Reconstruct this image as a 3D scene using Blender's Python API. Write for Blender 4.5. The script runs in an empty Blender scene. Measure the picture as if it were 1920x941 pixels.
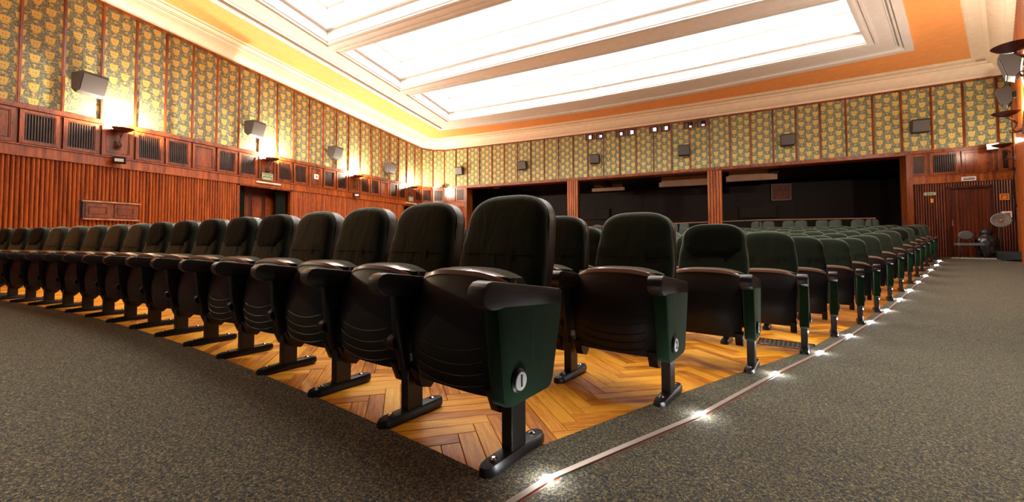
import bpy, bmesh, math, random
from mathutils import Vector, Matrix, noise
random.seed(7)
S = bpy.context.scene
COL = S.collection
sin, cos, pi = math.sin, math.cos, math.pi

# ------------------------------------------------------------------ camera
YAW, PITCH, ROLL = .3938, .035, -.003
CAMZ = .78
fw = Vector((-sin(YAW)*cos(PITCH), cos(YAW)*cos(PITCH), sin(PITCH)))
rt = Vector((cos(YAW), sin(YAW), 0))
up = rt.cross(fw)
r2 = rt*cos(ROLL) + up*sin(ROLL)
u2 = up*cos(ROLL) - rt*sin(ROLL)
cam_d = bpy.data.cameras.new('camera')
cam_d.sensor_width = 36; cam_d.lens = 750/1920*36; cam_d.shift_y = -(470.5-424)/1920
cam_d.clip_start = .05; cam_d.clip_end = 200
cam = bpy.data.objects.new('camera', cam_d); COL.objects.link(cam)
cam.matrix_world = Matrix(((r2.x, u2.x, -fw.x, 0), (r2.y, u2.y, -fw.y, 0), (r2.z, u2.z, -fw.z, CAMZ), (0, 0, 0, 1)))
S.camera = cam

# ------------------------------------------------------------------ world, exposure, light levels
S.view_settings.view_transform = 'Standard'; S.view_settings.look = 'None'
S.view_settings.gamma = 1; S.view_settings.use_curve_mapping = False
S.view_settings.exposure = 1.0
W = bpy.data.worlds.new('world'); S.world = W; W.use_nodes = True
W.node_tree.nodes['Background'].inputs[0].default_value = (.9, .92, 1, 1)
W.node_tree.nodes['Background'].inputs[1].default_value = .03
COVE_GLOW = 4.4        # ceiling panel glow, stands in for the concealed cove lights
SCONCE_W = 250         # wall lamp, watts
LED_W = .5

def light(name, typ, loc, energy, color=(1, 1, 1), size=.1, rot=None, **k):
    d = bpy.data.lights.new(name, typ); d.energy = energy; d.color = color
    if typ == 'AREA': d.size = size
    else: d.shadow_soft_size = size
    for a, b in k.items(): setattr(d, a, b)
    o = bpy.data.objects.new(name, d); COL.objects.link(o); o.location = loc
    if rot: o.rotation_euler = rot
    return o
# two added fill spots without fixtures, brightening the carpet before and beside the seats
light('carpet_fill_front', 'SPOT', (-3.6, -1.7, 6.2), 480, (1, .96, .88), .3, (math.radians(6), 0, 0), spot_size=math.radians(62), spot_blend=1)
light('carpet_fill_aisle', 'SPOT', (2.6, 2.6, 6.0), 420, (1, .96, .88), .3, (0, math.radians(6), 0), spot_size=math.radians(52), spot_blend=1)

# ------------------------------------------------------------------ helpers
def link_obj(name, me, mat=None, parent=None):
    o = bpy.data.objects.new(name, me); COL.objects.link(o)
    if mat is not None and not me.materials: me.materials.append(mat)
    if parent is not None: o.parent = parent
    return o
class MB:
    """collects simple solids into one mesh; several materials by index"""
    def __init__(s): s.v = []; s.f = []; s.m = []; s.uv = []
    def add(s, vs, fs, mi=0, uvs=None):
        b = len(s.v); s.v += [tuple(v) for v in vs]
        for k, f in enumerate(fs):
            s.f.append([b+i for i in f]); s.m.append(mi)
            s.uv.append(uvs[k] if uvs else None)
    def box(s, c, h, M=None, mi=0, taper=1.0):
        vs = []
        for z in (-1, 1):
            t = taper if z > 0 else 1
            for x, y in ((-1, -1), (1, -1), (1, 1), (-1, 1)):
                p = Vector((c[0]+x*h[0]*t, c[1]+y*h[1]*t, c[2]+z*h[2])); vs.append(M @ p if M else p)
        s.add(vs, [(0, 3, 2, 1), (4, 5, 6, 7), (0, 1, 5, 4), (1, 2, 6, 5), (2, 3, 7, 6), (3, 0, 4, 7)], mi)
    def prism(s, poly, axis_fn, a, b, mi=0):
        """poly 2D list; axis_fn(u,v,w)->3D; extruded from w=a to w=b"""
        n = len(poly); vs = [axis_fn(u, v, a) for u, v in poly]+[axis_fn(u, v, b) for u, v in poly]
        s.add(vs, [tuple(range(n))[::-1], tuple(range(n, 2*n))]+[(i, (i+1) % n, n+(i+1) % n, n+i) for i in range(n)], mi)
    def lathe(s, prof, n=24, M=None, mi=0, cap=True):
        vs = []; fs = []
        for r, z in prof:
            for i in range(n):
                a = 2*pi*i/n; p = Vector((r*cos(a), r*sin(a), z)); vs.append(M @ p if M else p)
        for k in range(len(prof)-1):
            for i in range(n):
                j = (i+1) % n; fs.append((k*n+i, k*n+j, (k+1)*n+j, (k+1)*n+i))
        if cap:
            fs.append(tuple(range(n))[::-1]); fs.append(tuple(range((len(prof)-1)*n, len(prof)*n)))
        s.add(vs, fs, mi)
    def tube(s, pts, r, n=8, mi=0):
        pts = [Vector(p) for p in pts]; vs = []; fs = []; nn = None
        for i, p in enumerate(pts):
            d = (pts[min(i+1, len(pts)-1)]-pts[max(i-1, 0)]).normalized()
            ref = Vector((0, 0, 1)) if abs(d.z) < .9 else Vector((1, 0, 0))
            a = d.cross(ref).normalized(); b = d.cross(a)
            rr = r[i] if isinstance(r, (list, tuple)) else r
            for k in range(n):
                t = 2*pi*k/n; vs.append(p+a*rr*cos(t)+b*rr*sin(t))
        for i in range(len(pts)-1):
            for k in range(n):
                j = (k+1) % n; fs.append((i*n+k, i*n+j, (i+1)*n+j, (i+1)*n+k))
        fs.append(tuple(range(n))[::-1]); fs.append(tuple(range((len(pts)-1)*n, len(pts)*n)))
        s.add(vs, fs, mi)
    def mesh(s, name, mats=(), smooth=False, bevel=0):
        me = bpy.data.meshes.new(name); me.from_pydata(s.v, [], s.f)
        if any(u is not None for u in s.uv):
            L = me.uv_layers.new(name='UVMap').data; k = 0
            for f, u in zip(s.f, s.uv):
                for i in range(len(f)):
                    L[k].uv = u[i] if u else (0, 0); k += 1
        for m in mats: me.materials.append(m)
        me.polygons.foreach_set('material_index', s.m)
        me.update(); bm = bmesh.new(); bm.from_mesh(me); bmesh.ops.recalc_face_normals(bm, faces=bm.faces)
        if bevel:
            es = [e for e in bm.edges if len(e.link_faces) == 2 and e.calc_face_angle(0) > .5]
            bmesh.ops.bevel(bm, geom=es, offset=bevel, segments=2, affect='EDGES', profile=.6, clamp_overlap=True)
        bm.to_mesh(me); bm.free()
        if smooth:
            for p in me.polygons: p.use_smooth = True
            me.update()
            try: me.set_sharp_from_angle(angle=math.radians(smooth if smooth > 1 else 38))
            except Exception: pass
        return me
    def build(s, name, mats, parent=None, smooth=False, bevel=0):
        if not isinstance(mats, (list, tuple)): mats = (mats,)
        return link_obj(name, s.mesh(name, mats, smooth, bevel), None, parent)
def tag(o, label=None, cat=None, group=None, kind=None):
    if label: o['label'] = label
    if cat: o['category'] = cat
    if group: o['group'] = group
    if kind: o['kind'] = kind
    return o
def thing(name, label, cat, loc=(0, 0, 0), rotz=0, group=None):
    o = bpy.data.objects.new(name, None); COL.objects.link(o); o.location = loc; o.rotation_euler = (0, 0, rotz)
    o.empty_display_size = .1
    return tag(o, label, cat, group)
def structure(name):
    o = bpy.data.objects.new(name, None); COL.objects.link(o); o['kind'] = 'structure'; o.empty_display_size = .1
    return o

# ------------------------------------------------------------------ materials
def nt(name):
    m = bpy.data.materials.new(name); m.use_nodes = True
    t = m.node_tree; return m, t, t.nodes['Principled BSDF']
def N(t, typ, **k):
    n = t.nodes.new(typ)
    for a, b in k.items():
        if a == 'inp':
            for i, v in b.items():
                n.inputs[i].default_value = v
        else: setattr(n, a, b)
    return n
def ramp(t, stops, src):
    r = N(t, 'ShaderNodeValToRGB'); e = r.color_ramp.elements
    e[0].position, e[0].color = stops[0][0], (*stops[0][1], 1); e[1].position, e[1].color = stops[-1][0], (*stops[-1][1], 1)
    for p, c in stops[1:-1]:
        x = e.new(p); x.color = (*c, 1)
    t.links.new(src, r.inputs[0]); return r
def plain(name, col, rough=.5, metal=0, spec=.5, bump=0, bscale=300, emit=None, es=1, coat=0, noise=0):
    m, t, b = nt(name)
    b.inputs['Base Color'].default_value = (*col, 1); b.inputs['Roughness'].default_value = rough
    b.inputs['Metallic'].default_value = metal; b.inputs['Specular IOR Level'].default_value = spec
    b.inputs['Coat Weight'].default_value = coat
    tc = N(t, 'ShaderNodeTexCoord')
    n = N(t, 'ShaderNodeTexNoise', inp={'Scale': bscale, 'Detail': 3}); t.links.new(tc.outputs['Object'], n.inputs['Vector'])
    if noise:
        n2 = N(t, 'ShaderNodeTexNoise', inp={'Scale': 6, 'Detail': 4}); t.links.new(tc.outputs['Object'], n2.inputs['Vector'])
        r = ramp(t, [(.3, tuple(c*(1-noise) for c in col)), (.7, tuple(min(1, c*(1+noise)) for c in col))], n2.outputs[0])
        t.links.new(r.outputs[0], b.inputs['Base Color'])
    if bump:
        bp = N(t, 'ShaderNodeBump', inp={'Strength': bump, 'Distance': .002}); t.links.new(n.outputs[0], bp.inputs['Height']); t.links.new(bp.outputs[0], b.inputs['Normal'])
    if emit:
        b.inputs['Emission Color'].default_value = (*emit, 1); b.inputs['Emission Strength'].default_value = es
    return m
def wood(name, dark, light_, rough=.35, scale=(1, 1, 1), grain=22, coat=.14, coords='Object'):
    m, t, b = nt(name)
    tc = N(t, 'ShaderNodeTexCoord'); mp = N(t, 'ShaderNodeMapping'); mp.inputs['Scale'].default_value = scale
    t.links.new(tc.outputs[coords], mp.inputs['Vector'])
    oi = N(t, 'ShaderNodeObjectInfo'); ad = N(t, 'ShaderNodeVectorMath', operation='ADD')
    t.links.new(mp.outputs[0], ad.inputs[0]); t.links.new(oi.outputs['Random'], ad.inputs[1])
    n = N(t, 'ShaderNodeTexNoise', inp={'Scale': grain, 'Detail': 6, 'Roughness': .65, 'Distortion': .6}); t.links.new(ad.outputs[0], n.inputs['Vector'])
    n2 = N(t, 'ShaderNodeTexNoise', inp={'Scale': grain*.12, 'Detail': 2}); t.links.new(ad.outputs[0], n2.inputs['Vector'])
    mx = N(t, 'ShaderNodeMath', operation='ADD'); t.links.new(n.outputs[0], mx.inputs[0])
    m2 = N(t, 'ShaderNodeMath', operation='MULTIPLY_ADD', inp={1: .8, 2: -.4}); t.links.new(n2.outputs[0], m2.inputs[0]); t.links.new(m2.outputs[0], mx.inputs[1])
    r = ramp(t, [(.3, dark), (.72, light_)], mx.outputs[0])
    t.links.new(r.outputs[0], b.inputs['Base Color']); b.inputs['Roughness'].default_value = rough
    b.inputs['Coat Weight'].default_value = coat; b.inputs['Coat Roughness'].default_value = .25
    bp = N(t, 'ShaderNodeBump', inp={'Strength': .25, 'Distance': .002}); t.links.new(n.outputs[0], bp.inputs['Height']); t.links.new(bp.outputs[0], b.inputs['Normal'])
    return m
M_WOOD = wood('mahogany', (.060, .010, .0018), (.34, .075, .012), .33, (3, 3, .35))
M_FLUTE = wood('fluted_mahogany', (.13, .020, .003), (.52, .125, .015), .38, (5, 5, .3))
M_WOODD = wood('dark_mahogany', (.025, .005, .0015), (.11, .020, .005), .35, (3, 3, .35))
M_WOODR = wood('oxblood_mahogany', (.035, .006, .0015), (.20, .036, .008), .38, (5, 5, .35))
M_SLAT = plain('grille_slat', (.045, .016, .008), .4, noise=.4)
M_DARK = plain('void_black', (.004, .003, .003), .8)
M_CREAM = plain('cream_plaster', (.88, .72, .54), .6, bump=.05, bscale=60, noise=.05)
M_WHITE = plain('white_plaster', (.74, .72, .69), .6, bump=.05, bscale=60, noise=.04)
M_ORANGE = plain('orange_paint', (.95, .40, .12), .65, bump=.05, bscale=40, noise=.06)
M_GLOW = plain('cove_glow', (.9, .9, .88), .6, emit=(1, .97, .92), es=COVE_GLOW)
M_BLACK = plain('black_plastic', (.007, .005, .0045), .42, spec=.35, bump=.15, bscale=500)
M_ARM = plain('armrest_plastic', (.014, .006, .0045), .38, spec=.6, bump=.2, bscale=600)
M_TRIM = plain('seat_trim_highlight', (.26, .15, .095), .28, spec=.7, coat=.5)  # beige base colour imitates the highlight on dark glossy plastic
M_SHELL = plain('seat_shell', (.028, .010, .007), .38, spec=.4)
M_METAL = plain('black_powdercoat', (.010, .008, .007), .34, spec=.45, bump=.1, bscale=400)
M_CHROME = plain('chrome', (.8, .8, .8), .15, metal=1)
M_ALU = plain('aluminium_strip', (.62, .52, .45), .35, metal=.6)
M_REDB = plain('strip_edge', (.22, .06, .03), .4)
M_LED = plain('led', (1, 1, 1), .3, emit=(.92, .95, 1), es=55)
M_BADGE = plain('badge_white', (.85, .84, .80), .4)
M_INK = plain('ink_black', (.01, .01, .01), .5)
M_SPK = plain('speaker_grille', (.095, .085, .08), .55, metal=.3, bump=.6, bscale=900)
M_SPKB = plain('speaker_box', (.035, .022, .017), .5, noise=.2)
M_SCON = plain('sconce_bronze', (.075, .020, .011), .4, metal=.2)
M_BULB = plain('lamp_bulb', (1, 1, 1), .3, emit=(1, .80, .50), es=45)
M_FLOOD = plain('floodlight_white', (.75, .75, .72), .3)
M_PALE = plain('pale_sign', (.62, .62, .45), .4)
M_GREEN = plain('sign_green', (.12, .20, .07), .4)
M_YEL = plain('sign_yellow', (.85, .38, .05), .4)
M_RED = plain('sign_red', (.55, .10, .02), .4)
M_TAN = plain('tan_beam', (.50, .30, .20), .6, noise=.1)
M_CURT = plain('green_curtain', (.008, .018, .010), .8)
M_GREY = plain('grey_fabric', (.13, .12, .115), .85, bump=.3, bscale=700)
M_BAG = plain('black_sack', (.02, .02, .02), .3, spec=.6, bump=.8, bscale=20)
M_THRESH = plain('pale_threshold', (.55, .53, .47), .5)

def fabric(name, col, hi, sheen=.5, bscale=900):
    m, t, b = nt(name)
    tc = N(t, 'ShaderNodeTexCoord'); n = N(t, 'ShaderNodeTexNoise', inp={'Scale': bscale, 'Detail': 2}); t.links.new(tc.outputs['Object'], n.inputs['Vector'])
    r = ramp(t, [(.35, col), (.7, hi)], n.outputs[0]); t.links.new(r.outputs[0], b.inputs['Base Color'])
    b.inputs['Roughness'].default_value = .9; b.inputs['Specular IOR Level'].default_value = .15
    b.inputs['Sheen Weight'].default_value = sheen; b.inputs['Sheen Roughness'].default_value = .45; b.inputs['Sheen Tint'].default_value = (.62, .66, .55, 1)
    w = N(t, 'ShaderNodeTexNoise', inp={'Scale': 5, 'Detail': 2, 'Distortion': .8}); mp = N(t, 'ShaderNodeMapping'); mp.inputs['Scale'].default_value = (2.2, 1, .7)
    oi = N(t, 'ShaderNodeObjectInfo'); ad = N(t, 'ShaderNodeVectorMath', operation='ADD'); t.links.new(tc.outputs['Object'], mp.inputs[0]); t.links.new(mp.outputs[0], ad.inputs[0])
    sc = N(t, 'ShaderNodeMath', operation='MULTIPLY', inp={1: 37.}); t.links.new(oi.outputs['Random'], sc.inputs[0]); t.links.new(sc.outputs[0], ad.inputs[1]); t.links.new(ad.outputs[0], w.inputs['Vector'])
    b1 = N(t, 'ShaderNodeBump', inp={'Strength': .22, 'Distance': .03}); t.links.new(w.outputs[0], b1.inputs['Height'])
    b2 = N(t, 'ShaderNodeBump', inp={'Strength': .35, 'Distance': .001}); t.links.new(n.outputs[0], b2.inputs['Height']); t.links.new(b1.outputs[0], b2.inputs['Normal']); t.links.new(b2.outputs[0], b.inputs['Normal'])
    return m
M_FAB = fabric('green_velour', (.010, .017, .008), (.021, .031, .017), .85)
M_PAD = fabric('black_green_pad', (.005, .007, .004), (.010, .012, .007), .2)
M_SIDE = fabric('side_panel_green', (.006, .028, .010), (.012, .042, .017), .12)

def carpet_mat():
    m, t, b = nt('mottled_carpet'); tc = N(t, 'ShaderNodeTexCoord')
    a = N(t, 'ShaderNodeTexNoise', inp={'Scale': 105, 'Detail': 4, 'Roughness': .8}); t.links.new(tc.outputs['Object'], a.inputs['Vector'])
    c = N(t, 'ShaderNodeTexNoise', inp={'Scale': 330, 'Detail': 2, 'Roughness': .7}); t.links.new(tc.outputs['Object'], c.inputs['Vector'])
    d = N(t, 'ShaderNodeTexNoise', inp={'Scale': 1.6, 'Detail': 3}); t.links.new(tc.outputs['Object'], d.inputs['Vector'])
    r1 = ramp(t, [(.36, (.024, .034, .056)), (.46, (.080, .088, .100)), (.53, (.150, .125, .060)), (.60, (.28, .25, .15)), (.70, (.42, .39, .32))], a.outputs[0])
    r2_ = ramp(t, [(.38, (.35, .35, .38)), (.62, (1.35, 1.3, 1.2))], c.outputs[0])
    mx = N(t, 'ShaderNodeMix', data_type='RGBA', blend_type='MULTIPLY'); mx.inputs[0].default_value = 1
    t.links.new(r1.outputs[0], mx.inputs[6]); t.links.new(r2_.outputs[0], mx.inputs[7])
    t.links.new(mx.outputs[2], b.inputs['Base Color']); b.inputs['Roughness'].default_value = .95; b.inputs['Specular IOR Level'].default_value = .1
    bp = N(t, 'ShaderNodeBump', inp={'Strength': .7, 'Distance': .004}); t.links.new(a.outputs[0], bp.inputs['Height']); t.links.new(bp.outputs[0], b.inputs['Normal'])
    return m
M_CARPET = carpet_mat()
def plank_mat():
    m, t, b = nt('parquet_oak'); uv = N(t, 'ShaderNodeUVMap'); oi = N(t, 'ShaderNodeObjectInfo'); ge = N(t, 'ShaderNodeNewGeometry')
    r = N(t, 'ShaderNodeMath', operation='ADD'); t.links.new(oi.outputs['Random'], r.inputs[0]); t.links.new(ge.outputs['Random Per Island'], r.inputs[1])
    fr = N(t, 'ShaderNodeMath', operation='FRACT'); t.links.new(r.outputs[0], fr.inputs[0])
    mp = N(t, 'ShaderNodeMapping'); mp.inputs['Scale'].default_value = (2.2, 26, 1); t.links.new(uv.outputs[0], mp.inputs[0])
    cb = N(t, 'ShaderNodeCombineXYZ'); ml = N(t, 'ShaderNodeMath', operation='MULTIPLY', inp={1: 57.}); t.links.new(fr.outputs[0], ml.inputs[0])
    t.links.new(ml.outputs[0], cb.inputs[0]); t.links.new(ml.outputs[0], cb.inputs[2])
    ad = N(t, 'ShaderNodeVectorMath', operation='ADD'); t.links.new(mp.outputs[0], ad.inputs[0]); t.links.new(cb.outputs[0], ad.inputs[1])
    n = N(t, 'ShaderNodeTexNoise', inp={'Scale': 2.0, 'Detail': 7, 'Roughness': .7, 'Distortion': .8}); t.links.new(ad.outputs[0], n.inputs['Vector'])
    s = N(t, 'ShaderNodeMath', operation='MULTIPLY_ADD', inp={1: .34, 2: -.17}); t.links.new(fr.outputs[0], s.inputs[0])
    sm = N(t, 'ShaderNodeMath', operation='ADD'); t.links.new(n.outputs[0], sm.inputs[0]); t.links.new(s.outputs[0], sm.inputs[1])
    c = ramp(t, [(.20, (.24, .055, .003)), (.38, (.60, .19, .010)), (.56, (.88, .36, .020)), (.80, (1, .52, .055))], sm.outputs[0])
    t.links.new(c.outputs[0], b.inputs['Base Color']); b.inputs['Roughness'].default_value = .40; b.inputs['Specular IOR Level'].default_value = .3; b.inputs['Coat Weight'].default_value = .08; b.inputs['Coat Roughness'].default_value = .25
    bp = N(t, 'ShaderNodeBump', inp={'Strength': .15, 'Distance': .001}); t.links.new(n.outputs[0], bp.inputs['Height']); t.links.new(bp.outputs[0], b.inputs['Normal'])
    return m
M_PLANK = plank_mat()

def wallpaper_mat():
    m, t, b = nt('crown_wallpaper'); uv = N(t, 'ShaderNodeUVMap'); sp = N(t, 'ShaderNodeSeparateXYZ'); t.links.new(uv.outputs[0], sp.inputs[0])
    def mt(op, a, c=None, d=None):
        n = N(t, 'ShaderNodeMath', operation=op)
        for i, v in enumerate((a, c, d)):
            if v is None: continue
            if isinstance(v, (int, float)): n.inputs[i].default_value = v
            else: t.links.new(v, n.inputs[i])
        return n.outputs[0]
    def crown(du, dv):
        a = mt('MULTIPLY', mt('SUBTRACT', mt('FRACT', mt('DIVIDE', mt('ADD', sp.outputs[0], du), .407)), .5), .407)
        v = mt('MULTIPLY', mt('SUBTRACT', mt('FRACT', mt('DIVIDE', mt('ADD', sp.outputs[1], dv), .30)), .5), .30)
        aa = mt('ABSOLUTE', a)
        half = mt('MULTIPLY_ADD', v, .16, .068)
        body = mt('LESS_THAN', aa, half)
        topz = mt('MULTIPLY_ADD', mt('ABSOLUTE', mt('COSINE', mt('MULTIPLY', a, 80.))), .014, .058)
        body = mt('MULTIPLY', body, mt('LESS_THAN', v, topz)); body = mt('MULTIPLY', body, mt('GREATER_THAN', v, -.056))
        base = mt('MULTIPLY', mt('LESS_THAN', aa, .042), mt('MULTIPLY', mt('LESS_THAN', v, -.064), mt('GREATER_THAN', v, -.090)))
        slit = mt('MULTIPLY', mt('LESS_THAN', mt('ABSOLUTE', mt('SUBTRACT', aa, .020)), .0075), mt('LESS_THAN', mt('ABSOLUTE', mt('SUBTRACT', v, -.002)), .022))
        dia = mt('LESS_THAN', mt('ADD', mt('ABSOLUTE', mt('SUBTRACT', aa, .2035)), mt('ABSOLUTE', v)), .032)
        dia0 = mt('MULTIPLY', dia, .75)
        return mt('MAXIMUM', mt('MULTIPLY', mt('MAXIMUM', body, base), mt('SUBTRACT', 1, mt('MULTIPLY', slit, .7))), dia0)
    k = mt('MAXIMUM', crown(0, 0), crown(.2035, .15))
    vo = N(t, 'ShaderNodeTexVoronoi', inp={'Scale': 34}); vo.feature = 'DISTANCE_TO_EDGE'; t.links.new(uv.outputs[0], vo.inputs['Vector'])
    bg = ramp(t, [(.02, (.085, .095, .045)), (.09, (.16, .18, .125)), (.4, (.29, .33, .30))], vo.outputs['Distance'])
    nz = N(t, 'ShaderNodeTexNoise', inp={'Scale': 22, 'Detail': 4}); t.links.new(uv.outputs[0], nz.inputs['Vector'])
    sp2 = mt('MULTIPLY', mt('GREATER_THAN', nz.outputs[0], .575), .55)
    k2 = mt('MAXIMUM', k, sp2)
    nf = N(t, 'ShaderNodeTexNoise', inp={'Scale': 130, 'Detail': 3}); t.links.new(uv.outputs[0], nf.inputs['Vector'])
    yel = ramp(t, [(.3, (.50, .32, .05)), (.7, (.82, .62, .18))], nf.outputs[0])
    k2 = mt('MULTIPLY', k2, .92); mx = N(t, 'ShaderNodeMix', data_type='RGBA'); t.links.new(k2, mx.inputs[0]); t.links.new(bg.outputs[0], mx.inputs[6]); t.links.new(yel.outputs[0], mx.inputs[7])
    t.links.new(mx.outputs[2], b.inputs['Base Color']); b.inputs['Roughness'].default_value = .55; b.inputs['Specular IOR Level'].default_value = .3
    bp = N(t, 'ShaderNodeBump', inp={'Strength': .2, 'Distance': .002}); t.links.new(nf.outputs[0], bp.inputs['Height']); t.links.new(bp.outputs[0], b.inputs['Normal'])
    return m
M_PAPER = wallpaper_mat()

# ------------------------------------------------------------------ floor shape (dished, rising to the back), in row coordinates
AX = [-.56, -.06, .443, .943, 1.426, 1.961, 2.465, 2.977, 3.493, 4.003, 4.543, 5.064, 5.6, 6.147, 6.676]
AY = [1.36, 2.25, 3.13, 3.98, 4.97, 5.95, 6.93, 7.91, 8.88, 9.83, 10.87, 11.9, 12.94, 13.98, 15.0]
AZ = [0, -.04, -.09, -.14, -.18, -.205, -.195, -.15, -.10, -.045, .01, .06, .12, .17, .21]
def A(t):
    if t <= 0: return AX[0]+t*.5, AY[0]+t*.88, 0.
    if t >= 14: return AX[14]+(t-14)*.54, AY[14]+(t-14)*1.03, min(AZ[14]+(t-14)*.05, .23)
    i = int(t); f = t-i
    L = lambda a: a[i]*(1-f)+a[min(i+1, 14)]*f
    return L(AX), L(AY), L(AZ)
def g(d):
    if d < 0: return .27*d
    return .27*d-.0165*d*d if d < 8.18 else 1.1045
def PT(t, d):
    a = A(t); return a[0]-d, a[1]+g(d), a[2]
def tof(x, y):
    lo, hi = -14., 24.
    for _ in range(32):
        m = (lo+hi)/2; a = A(m)
        if a[1]+g(a[0]-x) < y: lo = m
        else: hi = m
    return lo
def zf(x, y): return A(tof(x, y))[2]
D0 = -.005         # parquet / aisle carpet seam
T0 = -.155
def grid_mesh(name, ts, ds, mat, dz, parent=None):
    vs = []; fs = []
    for t in ts:
        for d in ds:
            x, y, z = PT(t, d); vs.append((x, y, z+dz))
    n = len(ds)
    for i in range(len(ts)-1):
        for j in range(n-1): fs.append((i*n+j, i*n+j+1, (i+1)*n+j+1, (i+1)*n+j))
    me = bpy.data.meshes.new(name); me.from_pydata(vs, [], fs); me.materials.append(mat)
    bm = bmesh.new(); bm.from_mesh(me); bmesh.ops.recalc_face_normals(bm, faces=bm.faces)
    if bm.faces and sum(f.normal.z for f in bm.faces) < 0: bmesh.ops.reverse_faces(bm, faces=bm.faces)
    bm.to_mesh(me); bm.free()
    for p in me.polygons: p.use_smooth = True
    return link_obj(name, me, None, parent)
def fr(a, b, n): return [a+(b-a)*i/n for i in range(n+1)]
floor = structure('floor')
sub = grid_mesh('screed', [-9, -4, -1]+fr(-.5, 16.5, 68)+[22], [-12, -8, -5, -3]+fr(-2, 12, 40)+[16, 20], plain('parquet_far', (.50, .17, .02), .35, noise=.3, bump=.2, bscale=40), -.013, floor)
cf = grid_mesh('carpet_front', [-9, -6, -4, -3, -2, -1, -.5, T0], [-11, -7, -4, -2, -1, -.5, D0]+fr(.2, 12, 50)+[14, 18], M_CARPET, .007, floor)
ca = grid_mesh('carpet_aisle', [T0]+fr(0, 16.4, 66), [-11, -7, -5, -3, -2, -1, -.5, D0], M_CARPET, .007, floor)
for o in (cf, ca): pass

# herringbone parquet strips; the nearest 300 are single planks
PL, PW = .45, .075
AH = math.radians(38)
def plank_data(tilt=0):
    hx, hy, h = PL/2-.0012, PW/2-.0012, .012
    b = .0015
    top = [(-hx+b, -hy+b, 0), (hx-b, -hy+b, 0), (hx-b, hy-b, 0), (-hx+b, hy-b, 0)]
    mid = [(-hx, -hy, -b), (hx, -hy, -b), (hx, hy, -b), (-hx, hy, -b)]
    low = [(x, y, -h) for x, y, _ in mid]
    fs = [(0, 1, 2, 3)]+[(4+i, 4+(i+1) % 4, (i+1) % 4, i) for i in range(4)]+[(8+i, 8+(i+1) % 4, 4+(i+1) % 4, 4+i) for i in range(4)]
    return top+mid+low, fs
pv, pf = plank_data()
cands = []
for s_ in range(-220, 260):
    for c_ in range(-22, 23):
        bx, by = s_*PW+c_*2*PL, s_*PW
        for k_, (cx, cy, a_) in enumerate(((bx+PL/2, by+PW/2, 0), (bx+PL+PW/2, by+PW-PL/2, pi/2))):
            X = cx*cos(AH)-cy*sin(AH); Y = cx*sin(AH)+cy*cos(AH)
            if not (-12 < X < 4 and .9 < Y < 8): continue
            t = tof(X, Y); d = A(t)[0]-X
            if t < T0-.25 or t > 4.6 or d < -.19 or d > 10.8: continue
            dist = math.hypot(X, Y)
            if t > 1.3 and d > 4.2: continue
            cands.append((dist, X, Y, AH+a_, t, d))
cands.sort()
pm = bpy.data.meshes.new('plank'); pm.from_pydata(pv, [], pf); pm.materials.append(M_PLANK)
uvl = pm.uv_layers.new(name='UVMap').data
for p in pm.polygons:
    for li in p.loop_indices:
        co = pm.vertices[pm.loops[li].vertex_index].co; uvl[li].uv = (co.x, co.y)
def plank_matrix(X, Y, a, lift):
    e = .15; z = zf(X, Y)
    gx = (zf(X+e, Y)-zf(X-e, Y))/(2*e); gy = (zf(X, Y+e)-zf(X, Y-e))/(2*e)
    n = Vector((-gx, -gy, 1)).normalized(); q = Vector((0, 0, 1)).rotation_difference(n)
    return Matrix.Translation((X, Y, z+lift)) @ q.to_matrix().to_4x4() @ Matrix.Rotation(a, 4, 'Z')
rest = MB()
for i, (dist, X, Y, a, t, d) in enumerate(cands):
    Mx = plank_matrix(X, Y, a, -.0015+random.uniform(-.0006, .0004))
    inside = t > T0+.0 and d > D0+.0
    if i < 300:
        o = bpy.data.objects.new('plank', pm); COL.objects.link(o); o.parent = floor; o.matrix_world = Mx
    else:
        rest.add([Mx @ Vector(v) for v in pv], pf, 0, [[(pv[j][0]+i*.37, pv[j][1]+i*.11) for j in f] for f in pf])
o = rest.build('planks_beyond', M_PLANK, floor); o['kind'] = 'stuff'
# pale threshold where the aisle carpet ends
m = MB()
for i in range(10):
    d1, d2 = -.28-i*.30, -.28-(i+1)*.30
    p = [PT(14.25, d1), PT(14.25, d2), PT(14.75, d2), PT(14.75, d1)]
    m.add([(x, y, z+.004) for x, y, z in p]+[(x, y, z+.022) for x, y, z in p], [(0, 1, 2, 3), (4, 5, 6, 7), (0, 1, 5, 4), (2, 3, 7, 6), (1, 2, 6, 5), (3, 0, 4, 7)])
o = m.build('trim_1', M_THRESH); o['kind'] = 'structure'

# ------------------------------------------------------------------ walls
U = .6104
XL = -11.99
def LY(n): return (5.6691+n)*U
def BPT(mm):
    x0 = -18.0817; x = x0+mm*1.11
    return Vector((x*U, (28.7722+math.tan(-.0745)*(x-x0)-.0022*((mm-14)**2-196)*1.2321)*U))
CR = BPT(29.42)                              # back right corner
DR = Vector((-sin(math.radians(27.6)), -cos(math.radians(27.6))))
left_pts = [Vector((XL, LY(n))) for n in range(-7, 23)]
corner_mid = Vector((-11.62, 17.36))
back_pts = [BPT(i) for i in range(0, 30)]
def ZT(y): return 5.45+.06*(16.3-y)          # top of the wallpaper
def ZC(y): return 5.9+.06*(16.3-y)           # ceiling plane
Z_DADO, Z_BRD0, Z_BRD1, Z_PB, Z_PT, Z_WP = 2.5, 2.5, 2.7, 2.72, 3.42, 3.52
def bay_frame(a, b):
    """local frame for a bay: x along a->b, y out of the wall into the room, z up"""
    t = (b-a); L = t.length; t = t/L; n = Vector((t.y, -t.x))
    return Matrix(((t.x, n.x, 0, a.x), (t.y, n.y, 0, a.y), (0, 0, 1, 0), (0, 0, 0, 1))), L
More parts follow.
